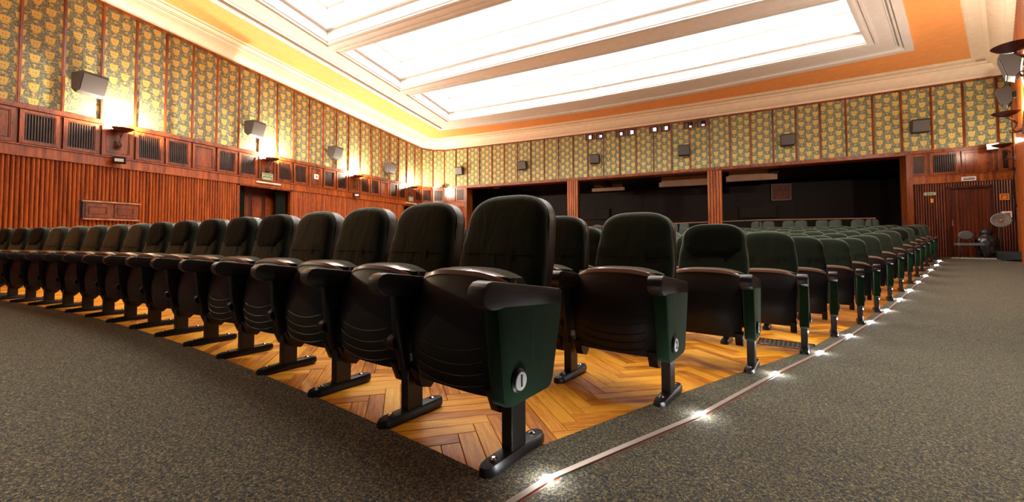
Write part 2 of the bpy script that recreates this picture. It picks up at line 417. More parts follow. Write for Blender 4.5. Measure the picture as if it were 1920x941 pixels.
# going along left wall with increasing y the room is on the right (+x): n=(t.y,-t.x)=(1,0)  ok; back wall towards +x: n=(0,-1) ok
wall_left = structure('wall_left'); wall_back = structure('wall_back'); wall_right = structure('wall_right')

def bay_upper(a, b, wall, ncell, uoff, top=True):
    M, L = bay_frame(a, b); za, zb = ZT(a.y), ZT(b.y)
    P = lambda x, y, z: M @ Vector((x, y, z))
    # printed wallpaper panel, slightly proud board
    m = MB(); x0, x1 = .018, L-.018
    q = [P(x0, .012, Z_WP), P(x1, .012, Z_WP), P(x1, .012, zb), P(x0, .012, za)]
    w = [P(x0, -.03, Z_WP), P(x1, -.03, Z_WP), P(x1, -.03, zb), P(x0, -.03, za)]
    uvq = [(uoff+x0, Z_WP), (uoff+x1, Z_WP), (uoff+x1, zb), (uoff+x0, za)]
    z4 = [(0, 0)]*4
    m.add(q+w, [(0, 1, 2, 3), (7, 6, 5, 4), (0, 1, 5, 4), (1, 2, 6, 5), (2, 3, 7, 6), (3, 0, 4, 7)], 0, [uvq, z4, z4, z4, z4, z4])
    m.build('wallpaper_panel', M_PAPER, wall)
    # top rail + bottom rail pieces
    m = MB()
    for za_, zb_, h, pr in ((za, zb, .06, .045), (Z_WP-.055, Z_WP-.055, .055, .05)):
        vs = [P(0, -.03, za_), P(L, -.03, zb_), P(L, pr, zb_), P(0, pr, za_)]
        m.add(vs+[v+Vector((0, 0, h)) for v in vs], [(0, 1, 2, 3), (4, 5, 6, 7), (0, 1, 5, 4), (1, 2, 6, 5), (2, 3, 7, 6), (3, 0, 4, 7)])
    vs = [P(0, -.03, Z_PT-.0), P(L, -.03, Z_PT), P(L, .075, Z_PT), P(0, .075, Z_PT)]
    m.add(vs+[v+Vector((0, 0, .05)) for v in vs], [(0, 1, 2, 3), (4, 5, 6, 7), (0, 1, 5, 4), (1, 2, 6, 5), (2, 3, 7, 6), (3, 0, 4, 7)])
    m.build('rail', M_WOOD, wall)
def batten(p, wall, n):
    m = MB(); t = Vector((-n.y, n.x)); z0, z1 = Z_WP-.01, ZT(p.y)+.01
    for hw, pr in ((.027, .035), (.013, .052)):
        vs = [(p.x+t.x*s*hw+n.x*q, p.y+t.y*s*hw+n.y*q) for s, q in ((-1, -.02), (1, -.02), (1, pr), (-1, pr))]
        m.add([(x, y, z0) for x, y in vs]+[(x, y, z1) for x, y in vs], [(0, 1, 2, 3), (4, 5, 6, 7), (0, 1, 5, 4), (1, 2, 6, 5), (2, 3, 7, 6), (3, 0, 4, 7)])
    m.build('batten', M_WOOD, wall)
def frieze_bay(a, b, wall, kind, M_=None):
    """panel band under the wallpaper: kind 'grille' or 'solid'"""
    M, L = bay_frame(a, b); z0, z1 = Z_PB, Z_PT
    m = MB()
    m.box((L/2, -.02, (z0+z1)/2), (L/2, .012, (z1-z0)/2), M)            # recessed ground
    e = .028
    def ring(x0, x1, y0, y1, wd, d0, d1):
        m.box(((x0+x1)/2, (d0+d1)/2, y0+wd/2), ((x1-x0)/2, (d1-d0)/2, wd/2), M); m.box(((x0+x1)/2, (d0+d1)/2, y1-wd/2), ((x1-x0)/2, (d1-d0)/2, wd/2), M)
        m.box((x0+wd/2, (d0+d1)/2, (y0+y1)/2), (wd/2, (d1-d0)/2, (y1-y0)/2-wd), M); m.box((x1-wd/2, (d0+d1)/2, (y0+y1)/2), (wd/2, (d1-d0)/2, (y1-y0)/2-wd), M)
    ring(e, L-e, z0+.015, z1-.015, .055, -.01, .04)
    ring(e+.055, L-e-.055, z0+.07, z1-.07, .018, -.01, .022)
    if kind == 'solid': m.box((L/2, .002, (z0+z1)/2), (L/2-e-.082, .010, (z1-z0)/2-.096), M)
    pr = m.build('frieze_panel', M_WOOD, wall)
    if kind == 'grille':
        s = MB(); n = 10; x0, x1 = e+.075, L-e-.075
        s.box((L/2, -.004, (z0+z1)/2), ((x1-x0)/2, .003, (z1-z0)/2-.088), M, mi=1)
        for i in range(n):
            x = x0+(x1-x0)*(i+.5)/n; s.box((x, .006, (z0+z1)/2), (.010, .010, (z1-z0)/2-.088), M)
        o = s.build('grille', (M_SLAT, M_DARK), pr)
def board(a, b, wall):
    M, L = bay_frame(a, b); m = MB(); m.box((L/2, .005, (Z_BRD0+Z_BRD1)/2), (L/2-.001, .03, (Z_BRD1-Z_BRD0)/2), M); m.box((L/2, .02, Z_BRD1+.008), (L/2, .045, .012), M); m.box((L/2, .02, Z_BRD0-.012), (L/2, .032, .012), M)
    m.build('board', M_FLUTE, wall)
def flutes(a, b, z0, z1, wall, step=.066, mat=None, parent=None):
    """run of half round battens covering the dado"""
    M, L = bay_frame(a, b); m = MB(); n = max(1, round(L/step)); st = L/n
    m.box((L/2, -.035, (z0+z1)/2), (L/2, .012, (z1-z0)/2), M, mi=1)
    for i in range(n):
        x = (i+.5)*st; w = st*.45
        pl = [(x-w, -.025), (x+w, -.025), (x+w, .0), (x+w*.6, .016), (x, .022), (x-w*.6, .016), (x-w, .0)]
        m.prism(pl, lambda u, v, w_: M @ Vector((u, v, w_)), z0, z1)
    o = m.build('fluted_panelling', (mat or M_FLUTE, M_WOOD), wall); o['kind'] = 'stuff'
    return o

# left wall
DOORS_L = [(7.72, 9.54), (15.38, 16.86)]
seq = {}
for n in range(-7, 23):
    r = n % 6
    seq[n] = 'solid' if r in (2, 5) else 'grille'
for i, n in enumerate(range(-7, 22)):
    a, b = left_pts[i], left_pts[i+1]
    bay_upper(a, b, wall_left, 3, i*.6104); frieze_bay(a, b, wall_left, seq[n]); board(a, b, wall_left)
for i in range(1, 30): batten(left_pts[i], wall_left, Vector((1, 0)))
ca_, cb_ = left_pts[-1], back_pts[0]
for k, (a, b) in enumerate(((ca_, corner_mid), (corner_mid, cb_))):
    bay_upper(a, b, wall_left, 3, 30+k*.61); frieze_bay(a, b, wall_left, 'grille' if k == 0 else 'grille'); board(a, b, wall_left); flutes(a, b, .1, Z_DADO, wall_left)
nn = Vector((1, -1)).normalized(); batten(corner_mid, wall_left, nn)
def lw_seg(y0, y1, z0=0., z1=Z_DADO): return flutes(Vector((XL, y0)), Vector((XL, y1)), z0-.25, z1, wall_left)
ys = [LY(-7)]
spans = [(LY(-7), 4.40), (5.42, 7.72), (9.54, 15.38), (16.86, LY(22))]
for y0, y1 in spans:
    k = max(1, round((y1-y0)/2.4))
    for j in range(k): lw_seg(y0+(y1-y0)*j/k, y0+(y1-y0)*(j+1)/k)
# backing masonry so that no light leaks
def backing(pts, name, z0, z1, wall, off=.06):
    m = MB()
    for a, b in zip(pts, pts[1:]):
        M, L = bay_frame(a, b); m.box((L/2, -off-.05, (z0+z1)/2), (L/2+.04, .05, (z1-z0)/2), M)
    m.build(name, M_DARK, wall)
allp = left_pts+[corner_mid]+back_pts+[CR]
backing(left_pts+[corner_mid, back_pts[0]], 'masonry', 2.5, 7.2, wall_left)
# recess for the radiator cover: fluting above and below it
flutes(Vector((XL, 4.40)), Vector((XL, 5.42)), 1.70, Z_DADO, wall_left)
flutes(Vector((XL, 4.40)), Vector((XL, 5.42)), -.25, 1.26, wall_left)

# back wall
OP0, OP1 = 1.85, 26.2
for i in range(29):
    a, b = back_pts[i], back_pts[i+1]
    bay_upper(a, b, wall_back, 3, i*.6775)
    batten(a, wall_back, Vector((0, -1)))
batten(back_pts[29], wall_back, Vector((0, -1)))
bay_upper(back_pts[29], CR, wall_back, 3, 29*.6775)
frieze_bay(BPT(0), BPT(1), wall_back, 'solid'); frieze_bay(BPT(1), BPT(OP0), wall_back, 'grille')
for a_, b_ in ((0, 1), (1, OP0), (OP1, 27), (27, 28), (28, 29.4)): board(BPT(a_), BPT(b_), wall_back)
frieze_bay(BPT(OP1), BPT(26.85), wall_back, 'grille'); frieze_bay(BPT(26.85), BPT(27.85), wall_back, 'grille'); frieze_bay(BPT(27.85), BPT(28.95), wall_back, 'solid')
flutes(BPT(0), BPT(OP0), 0, Z_DADO, wall_back)
for a_, b_, z_ in ((OP1, 27.36, 0), (28.78, 29.4, 0), (27.36, 28.78, 2.3)): flutes(BPT(a_), BPT(b_), z_, Z_DADO, wall_back, step=.055, mat=M_WOODR)
frieze_bay(BPT(28.95), BPT(29.4), wall_back, 'grille')
backing([BPT(v) for v in (0, 1, OP0)], 'masonry', 0, 3.45, wall_back); backing([BPT(v) for v in (OP1, 27.3)], 'masonry', 0, 3.45, wall_back); backing([BPT(v) for v in (27.3, 28.9)], 'masonry', 2.3, 3.45, wall_back); backing([BPT(v) for v in (28.85, 29.4)], 'masonry', 0, 3.45, wall_back)
backing(back_pts+[CR], 'masonry', 3.45, 7.2, wall_back)
# jambs and lintel of the big opening
for v, s in ((OP0, -1), (OP1, 1)):
    M, L = bay_frame(BPT(v-.12), BPT(v+.12)); m = MB(); m.box((L/2, -.25, 1.75), (.07, .30, 1.68), M); m.build('jamb', M_WOOD, wall_back)
m = MB()
for i in range(24):
    a, b = BPT(OP0+(OP1-OP0)*i/24), BPT(OP0+(OP1-OP0)*(i+1)/24); M, L = bay_frame(a, b); m.box((L/2, -.24, 3.43), (L/2+.01, .28, .03), M)
m.build('lintel', M_FLUTE, wall_back)

# right wall: tall fluted panelling, seen edge on
RW = [CR+DR*s for s in (0, 2.6, 5.2, 7.8, 10.4)]
for a, b in zip(RW, RW[1:]):
    M, L = bay_frame(a, b)
    m = MB(); n = 13; st = L/n
    for i in range(n):
        x = (i+.5)*st; w = st*.36
        pl = [(x-w, -.08), (x+w, -.08), (x+w, -.02), (x+w*.5, .0), (x-w*.5, .0), (x-w, -.02)]
        def fn(u, v, w_): return M @ Vector((u, v, w_))
        zt = ZT((M @ Vector((x, 0, 0))).y)
        m.prism(pl, fn, .05, zt)
    m.box((L/2, -.08, 2.9), (L/2, .02, 3.5), M, mi=1)
    o = m.build('fluted_panelling', (M_FLUTE, M_WOODD), wall_right); o['kind'] = 'stuff'
m = MB(); M, L = bay_frame(RW[-1], RW[-1]+Vector((-DR.y, DR.x))*-3.0)
E = RW[-1]; out = Vector((-DR.y, DR.x)); out = out if out.x > 0 else -out
M, L = bay_frame(E, E+out*4); m.box((L/2, -.1, 3.3), (L/2+.1, .08, 3.6), M); m.build('leak_block_panel', M_WOODD, wall_right)  # unseen return wall, added to block light leaks

# ------------------------------------------------------------------ alcove behind the opening
M_ALC = wood('alcove_shade_wood', (.006, .002, .001), (.022, .006, .003), .6, (3, 3, .35), coat=0)  # wood darkened to put the alcove's shade into the colour
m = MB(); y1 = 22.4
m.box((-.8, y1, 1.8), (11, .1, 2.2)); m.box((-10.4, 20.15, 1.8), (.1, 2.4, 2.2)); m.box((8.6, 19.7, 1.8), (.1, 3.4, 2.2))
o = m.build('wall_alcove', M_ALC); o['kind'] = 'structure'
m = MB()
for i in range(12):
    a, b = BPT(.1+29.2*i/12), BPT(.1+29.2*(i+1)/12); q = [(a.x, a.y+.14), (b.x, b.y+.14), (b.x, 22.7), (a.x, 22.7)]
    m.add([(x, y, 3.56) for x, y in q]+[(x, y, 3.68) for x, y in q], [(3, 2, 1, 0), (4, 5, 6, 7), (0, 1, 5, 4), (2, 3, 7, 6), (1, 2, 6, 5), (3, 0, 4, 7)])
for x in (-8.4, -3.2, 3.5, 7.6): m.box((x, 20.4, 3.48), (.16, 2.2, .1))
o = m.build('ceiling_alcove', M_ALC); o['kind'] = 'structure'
M_FAR = M_WOODD
for k, (x0, x1, Y, z0, z1) in enumerate(((1.86, 3.62, 18.5, 3.14, 3.35), (-.75, 1.5, 19.0, 3.12, 3.32), (-4.0, -2.4, 20.3, 3.22, 3.38))):
    m = MB(); m.box(((x0+x1)/2, Y, (z0+z1)/2), ((x1-x0)/2, .12, (z1-z0)/2)); m.box(((x0+x1)/2, Y, z1+.12), ((x1-x0)/2-.1, .05, .12))
    tag(m.build('boxed_beam', M_TAN, bevel=.006), ['pale boxed beam under the alcove ceiling right of the right-hand pillar', 'long pale boxed beam under the alcove ceiling between the two fluted pillars', 'short dim boxed beam in the alcove just right of the left pillar'][k], 'beam', 'pale beams in the alcove')
# fluted pillars
def pillar(x0, x1, Y, label):
    t = thing('fluted_pillar', label, 'pillar', ((x0+x1)/2, Y, .1), math.radians(-5))
    w = (x1-x0)/2; m = MB(); m.box((0, .13, 1.67), (w, .13, 1.67)); m.build('core', M_WOODD, t)
    n = 5
    for i in range(n):
        x = -w+(i+.5)*2*w/n; b = MB(); ww = w/n*.78
        b.prism([(x-ww, .01), (x+ww, .01), (x+ww, -.02), (x+ww*.5, -.035), (x-ww*.5, -.035), (x-ww, -.02)], lambda u, v, q: Vector((u, v, q)), 0, 3.33)
        b.build('flute', M_FLUTE, t)
    return t
pillar(-4.54, -4.04, 17.33, 'left fluted wooden pillar of the back opening'); pillar(1.06, 1.56, 16.93, 'right fluted wooden pillar of the back opening')
# wall things deep in the alcove
M_LEDGE = wood('ledge_shine_wood', (.30, .10, .025), (.70, .34, .12), .3, (3, 3, .35))  # lighter wood colour imitates the gloss shine on the ledges
M_ALC2 = wood('alcove_shade_cabinet', (.012, .006, .003), (.035, .016, .008), .6, (3, 3, .35), coat=0)  # cabinet colour darkened to imitate the dimness of the alcove
def cover(name, label, M, w, h, d=.12, mat=None, leg=True):
    """wooden radiator cover with two framed panels, M places its lower left front"""
    mat = mat or M_WOOD
    t = tag(bpy.data.objects.new(name, None), label, 'radiator cover'); COL.objects.link(t); t.matrix_world = M
    m = MB(); m.box((w/2, -d/2, h/2), (w/2, d/2, h/2)); m.build('body', mat, t)
    m = MB(); m.box((w/2, -d/2+.02, h+.015), (w/2+.03, d/2+.03, .016)); m.build('top_ledge', M_LEDGE if mat is M_WOOD else mat, t)
    m = MB(); m.box((w/2, -d/2+.02, -.015), (w/2+.01, d/2+.03, .016)); m.build('bottom_ledge', M_LEDGE if mat is M_WOOD else mat, t)
    for k in (0, 1):
        x0 = w*(.04+.5*k); x1 = x0+w*.42; m = MB()
        m.box(((x0+x1)/2, .008, h*.5), ((x1-x0)/2, .010, h*.44)); p = m.build('door_panel', mat, t)
        m = MB(); fx0, fx1, fz0, fz1, e = x0+.06, x1-.06, h*.30, h*.72, .018
        for c, hh in ((((fx0+fx1)/2, .024, fz0), ((fx1-fx0)/2, .010, e/2)), (((fx0+fx1)/2, .024, fz1), ((fx1-fx0)/2, .010, e/2)), ((fx0, .024, (fz0+fz1)/2), (e/2, .010, (fz1-fz0)/2)), ((fx1, .024, (fz0+fz1)/2), (e/2, .010, (fz1-fz0)/2))): m.box(c, hh)
        m.build('frame_moulding', mat, p)
    return t
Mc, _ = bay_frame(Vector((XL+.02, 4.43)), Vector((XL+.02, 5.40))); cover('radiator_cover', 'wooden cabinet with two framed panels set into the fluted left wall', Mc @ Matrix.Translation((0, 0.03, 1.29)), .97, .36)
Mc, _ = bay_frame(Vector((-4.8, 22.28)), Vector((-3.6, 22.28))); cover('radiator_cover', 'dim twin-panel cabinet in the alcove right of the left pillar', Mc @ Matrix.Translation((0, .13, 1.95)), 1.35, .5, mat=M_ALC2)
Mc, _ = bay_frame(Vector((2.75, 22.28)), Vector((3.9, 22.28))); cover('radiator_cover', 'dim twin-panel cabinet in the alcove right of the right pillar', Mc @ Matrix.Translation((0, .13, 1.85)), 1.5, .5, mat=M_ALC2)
m = MB(); m.box((4.5, 22.2, 3.0), (.36, .03, .36)); fp = m.build('framed_picture', plain('red_picture', (.22, .035, .015), .5, noise=.3)); tag(fp, 'square dark red picture on the alcove wall', 'picture')
m = MB()
for c, h in (((4.5, 22.16, 3.37), (.39, .02, .02)), ((4.5, 22.16, 2.63), (.39, .02, .02)), ((4.12, 22.16, 3.0), (.02, .02, .37)), ((4.88, 22.16, 3.0), (.02, .02, .37))): m.box(c, h)
m.build('frame', M_WOODD, fp)

# ------------------------------------------------------------------ ceiling
def poly_fill(loops, zfun, name, mat, parent=None, thick=0):
    bm = bmesh.new()
    for lp in loops:
        vs = [bm.verts.new((p[0], p[1], zfun(p[1]))) for p in lp]
        for i in range(len(vs)): bm.edges.new((vs[i], vs[(i+1) % len(vs)]))
    bmesh.ops.triangle_fill(bm, use_beauty=True, edges=bm.edges[:])
    for f in bm.faces:
        f.normal_update()
        if f.normal.z > 0: f.normal_flip()
    if thick:
        r = bmesh.ops.extrude_face_region(bm, geom=bm.faces[:]); bmesh.ops.translate(bm, verts=[v for v in r['geom'] if isinstance(v, bmesh.types.BMVert)], vec=(0, 0, thick))
        bmesh.ops.recalc_face_normals(bm, faces=bm.faces)
    me = bpy.data.meshes.new(name); bm.to_mesh(me); bm.free(); me.materials.append(mat)
    return link_obj(name, me, None, parent)
ceiling = structure('ceiling')
# coffers: [front edge left->right], [back edge left->right]
COF = [([(-8.9, 5.3), (-4.5, 5.1), (.65, 4.85)], [(-8.95, 8.15), (-4.9, 7.86), (1.95, 7.42)]),
       ([(-8.96, 8.76), (-3.63, 8.36), (2.22, 7.94)], [(-8.95, 11.33), (-5.6, 10.97), (-1.51, 10.6), (1.41, 10.32), (3.25, 10.15)]),
       ([(-8.92, 11.94), (-6.04, 11.78), (-1.64, 11.48), (1.86, 11.12), (3.55, 10.95)], [(-9.0, 14.60), (-7.47, 14.56), (-3.0, 14.32), (.53, 13.93), (3.28, 13.50), (4.7, 13.30)])]
def loop(c): return c[0]+c[1][::-1]
FO = [(-10.1, 3.6), (-10.1, 15.66), (-6.6, 15.74), (-3.28, 15.62), (.57, 15.2), (3.55, 14.66), (6.05, 14.18), (.85, 3.6)]
FG = [(-9.72, 4.0), (-9.66, 15.25), (-6.4, 15.34), (-3.2, 15.24), (.56, 14.8), (3.2, 14.33), (5.57, 13.94), (.75, 4.0)]
def inset(lp, d):
    """shrink a loop towards its centroid-side by d (mitred)"""
    n = len(lp); ar = sum(lp[i][0]*lp[(i+1) % n][1]-lp[(i+1) % n][0]*lp[i][1] for i in range(n)); s = 1 if ar > 0 else -1; out_ = []
    for i in range(n):
        a, b, c = Vector(lp[i-1]), Vector(lp[i]), Vector(lp[(i+1) % n]); d1 = (b-a).normalized(); d2 = (c-b).normalized()
        n1 = Vector((-d1.y, d1.x))*s; n2 = Vector((-d2.y, d2.x))*s; mm = (n1+n2); k = d/max(.25, (1+n1.dot(n2))/1)
        q = b+mm*k; out_.append((q.x, q.y))
    return out_
def ring_band(A_, B_, za, zb, mb, mi=0):
    """quad band between two loops of equal length; za, zb: functions of y"""
    n = len(A_); vs = [(p[0], p[1], za(p[1])) for p in A_]+[(p[0], p[1], zb(p[1])) for p in B_]
    mb.add(vs, [(i, (i+1) % n, n+(i+1) % n, n+i) for i in range(n)], mi)
# frame slab with three openings
slab = poly_fill([FG]+[loop(c) for c in COF], lambda y: ZC(y)-.06, 'coffer_slab', M_WHITE, ceiling)
m = MB()
ring_band(FG, FG, lambda y: ZC(y)-.06, lambda y: ZC(y)+.06, m)
FG2 = inset(FG, -.07); ring_band(FG, FG2, lambda y: ZC(y)+.06, lambda y: ZC(y)+.06, m, 1)
ring_band(FG2, FG2, lambda y: ZC(y)+.06, lambda y: ZC(y)-.03, m)
FOi = inset(FO, .17); ring_band(FG2, FOi, lambda y: ZC(y)-.03, lambda y: ZC(y)-.03, m); ring_band(FOi, FOi, lambda y: ZC(y)-.03, lambda y: ZC(y)-.09, m)
ring_band(FOi, FO, lambda y: ZC(y)-.09, lambda y: ZC(y)-.09, m); ring_band(FO, FO, lambda y: ZC(y)-.09, lambda y: ZC(y)+.02, m)
m.build('border_moulding', (M_WHITE, M_WHITE), ceiling)
for c in COF:
    L0 = loop(c); cf_ = structure('coffer'); cf_.parent = ceiling; del cf_['kind']
    m = MB(); H = .95
    zz = lambda h: (lambda y: ZC(y)+h)
    # two proud mouldings round the opening, a small ledge, tall side walls
    for off, wd, dz in ((-.21, .05, .035), (-.07, .045, .045)):
        a_, b_ = inset(L0, off), inset(L0, off+wd)
        ring_band(a_, a_, zz(-.06), zz(-.06-dz), m); ring_band(a_, b_, zz(-.06-dz), zz(-.06-dz), m); ring_band(b_, b_, zz(-.06-dz), zz(-.06), m)
    m.build('moulding', M_WHITE, cf_)
    m = MB(); i1 = inset(L0, .10); i2 = inset(L0, .16)
    ring_band(L0, L0, zz(-.06), zz(.22), m); ring_band(L0, i1, zz(.22), zz(.22), m); ring_band(i1, i1, zz(.22), zz(.80), m); ring_band(i1, i2, zz(.80), zz(.80), m); ring_band(i2, i2, zz(.80), zz(H+.02), m)
    m.build('side_wall', M_WHITE, cf_)
    p = poly_fill([i2], zz(H), 'glowing_panel', M_GLOW, cf_)
# cornice sweep along the walls
path = [left_pts[0], Vector((XL, 8)), Vector((XL, 12)), left_pts[-2]]+[left_pts[-1], corner_mid]+back_pts
c0 = BPT(28.6); rc = [c0]
p1, p2 = BPT(28.75), CR+DR*.55; ctrl = CR
for i in range(7):
    t = i/6; rc.append(p1*(1-t)**2+ctrl*2*t*(1-t)+p2*t*t)
path = [p for p in path if p.x < c0.x-.05]+rc+[CR+DR*s+Vector((DR.y, -DR.x))*(.018*s) for s in (3, 6, 10.4)]
def offs(pts, d):
    out_ = []
    for i, b in enumerate(pts):
        d1 = (b-pts[i-1]).normalized() if i else (pts[1]-b).normalized(); d2 = (pts[i+1]-b).normalized() if i < len(pts)-1 else d1
        n1 = Vector((d1.y, -d1.x)); n2 = Vector((d2.y, -d2.x)); k = d/max(.3, 1+n1.dot(n2)); out_.append(b+(n1+n2)*k)
    return out_
prof = [(-.25, -.005), (0, -.005), (0, 0), (.035, 0), (.035, .03), (.055, .045), (.055, .065), (.08, .085), (.12, .10), (.17, .135), (.22, .18), (.27, .24), (.31, .31), (.33, .345), (.40, .345), (.40, .37), (.43, .38), (.43, .40), (.62, .40), (.62, .425), (.66, .43), (.69, .45), (.69, .47)]
m = MB(); rows_ = []
for o_, h_ in prof:
    # keep the inner edge corners crisp by simple offset
    rows_.append([(p.x, p.y, ZT(p.y)+.05+h_-(.05*h_/.45)) for p in offs(path, o_)])
n = len(path); vs = [v for r in rows_ for v in r]
m.add(vs, [(k*n+i, k*n+i+1, (k+1)*n+i+1, (k+1)*n+i) for k in range(len(prof)-1) for i in range(n-1)])
o = m.build('cornice', M_CREAM, ceiling)
outer = [(p.x, p.y) for p in offs(path, .66)]
outer = [(-11.4, -3.0)]+outer[1:]+[(3.5, -3.0)]
poly_fill([outer, inset(FO, -.0)], ZC, 'painted_field', M_ORANGE, ceiling)
m = MB(); m.box((-1, 7, 8.6), (14, 13, .05)); m.build('roof_slab', M_DARK, ceiling)
# thin warm timber above wallpaper follows rounded right corner
# ------------------------------------------------------------------ doors
def leaf(name, Mx, w, h, label_kind, cols, rows, mat):
    d = structure(name); d.matrix_world = Mx
    m = MB(); m.box((w/2, -.02, h/2), (w/2, .02, h/2)); m.build('leaf', mat, d)
    for i in range(cols):
        for j in range(rows):
            x0 = w*(i+.14)/cols; x1 = w*(i+.86)/cols; z0 = h*(j+.10)/rows; z1 = h*(j+.90)/rows
            q = MB(); q.box(((x0+x1)/2, .008, (z0+z1)/2), ((x1-x0)/2, .012, (z1-z0)/2)); q.box(((x0+x1)/2, .024, (z0+z1)/2), ((x1-x0)/2-.04, .006, (z1-z0)/2-.04)); q.build('panel', M_WOOD, d)
    return d
# left door 1: recessed porch with curtain and panelled leaf
def porch(y0, y1, ztop, depth, wall):
    m = MB()
    m.box((XL-depth-.1, (y0+y1)/2, 1.1), (.05, (y1-y0)/2+.1, 1.5)); m.box((XL-depth/2-.06, y0-.05, 1.1), (depth/2, .05, 1.5)); m.box((XL-depth/2-.06, y1+.05, 1.1), (depth/2, .05, 1.5)); m.box((XL-depth/2-.06, (y0+y1)/2, ztop+.05), (depth/2, (y1-y0)/2+.1, .05))
    m.build('porch_lining', M_WOODD, wall)
    for y in (y0+.035, y1-.035):
        m = MB(); m.box((XL-.02, y, (ztop-.2)/2), (.06, .04, (ztop+.2)/2)); m.build('door_jamb', M_WOOD, wall)
    m = MB(); m.box((XL-.01, (y0+y1)/2, ztop-.01), (.05, (y1-y0)/2, .035)); m.build('door_head', M_WOOD, wall)
porch(7.72, 9.54, 2.48, .55, wall_left); porch(15.38, 16.86, 2.48, .55, wall_left)
Md, _ = bay_frame(Vector((XL-.5, 8.0)), Vector((XL-.5, 9.2))); leaf('door_1', Md @ Matrix.Translation((0, 0, -.15)), 1.35, 2.42, '', 3, 3, M_WOODD)
Md, _ = bay_frame(Vector((XL-.5, 15.6)), Vector((XL-.5, 16.7))); leaf('door_2', Md @ Matrix.Translation((0, 0, .0)), 1.1, 2.3, '', 2, 3, M_WOODD)
def curtain(y0, y1, label, x=XL-.22):
    m = MB(); n = 36; vs = []; 
    for z in (-.12, 2.44):
        for s in (0, 1):
            for i in range(n+1):
                y = y0+(y1-y0)*i/n; vs.append((x+.035*sin(i*1.35)+(.012 if s else 0), y, z))
    k = n+1; fs = []
    for i in range(n): fs += [(i, i+1, 2*k+i+1, 2*k+i), (k+i, 3*k+i, 3*k+i+1, k+i+1), (2*k+i, 2*k+i+1, 3*k+i+1, 3*k+i)]
    m.add(vs, fs); tag(m.build('curtain', M_CURT, smooth=60), label, 'curtain')
curtain(7.80, 8.10, 'dark green curtain gathered at the left side of the wide left-wall doorway'); curtain(9.12, 9.46, 'dark green curtain gathered at the right side of the wide left-wall doorway')
# right back door, planked leaf with lever handle
Mb, Lb = bay_frame(BPT(27.36), BPT(28.78))
d3 = structure('door_3'); d3.matrix_world = Mb @ Matrix.Translation((0, -.06, .2))
m = MB(); m.box((Lb/2, -.02, 1.05), (Lb/2-.05, .02, 1.05)); m.build('leaf', M_WOODD, d3)
for i in range(11):
    w_ = (Lb-.12)/11; m = MB(); m.box((.06+(i+.5)*w_, .005, 1.04), (w_/2-.006, .010, 1.03)); m.build('plank', M_WOODR, d3)
m = MB(); m.box((.03, .05, 1.07), (.035, .05, 1.07)); m.box((Lb-.03, .05, 1.07), (.035, .05, 1.07)); m.box((Lb/2, .05, 2.12), (Lb/2, .05, .035)); m.build('door_frame', M_WOODD, d3)
m = MB(); m.box((.14, .022, 1.06), (.014, .006, .10)); m.tube([(.14, .02, 1.09), (.14, .06, 1.09), (.25, .06, 1.09)], .008); m.build('door_handle', M_CHROME, d3)

# ------------------------------------------------------------------ sconces
def sconce_parts(t, flip=1):
    m = MB(); prof_ = [(.010, .0), (.05, .008), (.10, .025), (.15, .05), (.19, .085), (.196, .092), (.185, .092), (.14, .058), (.09, .035), (.02, .022)]
    m.lathe(prof_, 28, Matrix.Translation((0, .22, .30))); m.build('bowl', M_SCON, t, smooth=50)
    m = MB(); m.tube([(0, 0, .02), (0, .04, .0), (0, .10, -.02), (0, .14, .03), (0, .11, .09), (0, .09, .15), (0, .14, .23), (0, .21, .295)], [.03, .034, .026, .02, .018, .02, .022, .016], 10); m.tube([(0, .10, -.02), (0, .16, -.03), (0, .18, .02), (0, .14, .04)], [.016, .014, .012, .01], 8)
    m.build('scroll_arm', M_SCON, t, smooth=60)
    m = MB(); m.box((0, .012, .02), (.05, .012, .09)); m.build('back_plate', M_SCON, t, bevel=.006)
    m = MB(); m.lathe([(.005, .0), (.035, .02), (.045, .05), (.03, .075), (.005, .085)], 14, Matrix.Translation((0, .22, .325))); m.build('bulb', M_BULB, t, smooth=60)
first = None
def copy_tree(o, parent=None):
    c = o.copy(); COL.objects.link(c)
    if parent is not None: c.parent = parent
    for ch in o.children: copy_tree(ch, c)
    return c
def add_sconce(x, y, z, rz, label, e=1.0):
    global first
    if first is None:
        first = t = thing('wall_sconce', label, 'lamp', (x, y, z), rz, 'bronze bowl uplighters on the walls'); sconce_parts(t)
    else:
        t = copy_tree(first); t['label'] = label; t.location = (x, y, z); t.rotation_euler = (0, 0, rz)
    v = Matrix.Rotation(rz, 3, 'Z') @ Vector((0, .21, .44)); light('sconce_light', 'POINT', (x+v.x, y+v.y, z+v.z), SCONCE_W*e, (1, .88, .70), .05)
    return t
ll = ['bronze bowl uplighter nearest the camera on the left wall, above the small floodlight', 'bronze bowl uplighter above the exit sign and wide doorway', 'third bronze bowl uplighter along the left wall, past the white notice', 'bronze bowl uplighter at the far end of the left wall by the corner']
for k, b_ in enumerate((2, 8, 14, 20)): add_sconce(XL+.02, LY(b_+.5), 2.98, -pi/2, ll[k])
RZ = math.atan2(DR.y, DR.x)  # right wall direction; inward normal
nr = Vector((DR.y, -DR.x)); ang = math.atan2(nr.y, nr.x)-pi/2
for k, s in enumerate((9.95, 5.58, 1.35)):
    p = CR+DR*s; add_sconce(p.x, p.y, 2.92, ang, ['largest bronze bowl uplighter at the top right edge', 'middle bronze bowl uplighter of the right wall', 'farthest bronze bowl uplighter on the right wall above the dark door corner'][k], (.55, .55, .08)[k])
add_sconce(XL+.02, LY(-3.5), 2.98, -pi/2, 'bronze bowl uplighter of the left wall outside the frame', 1)

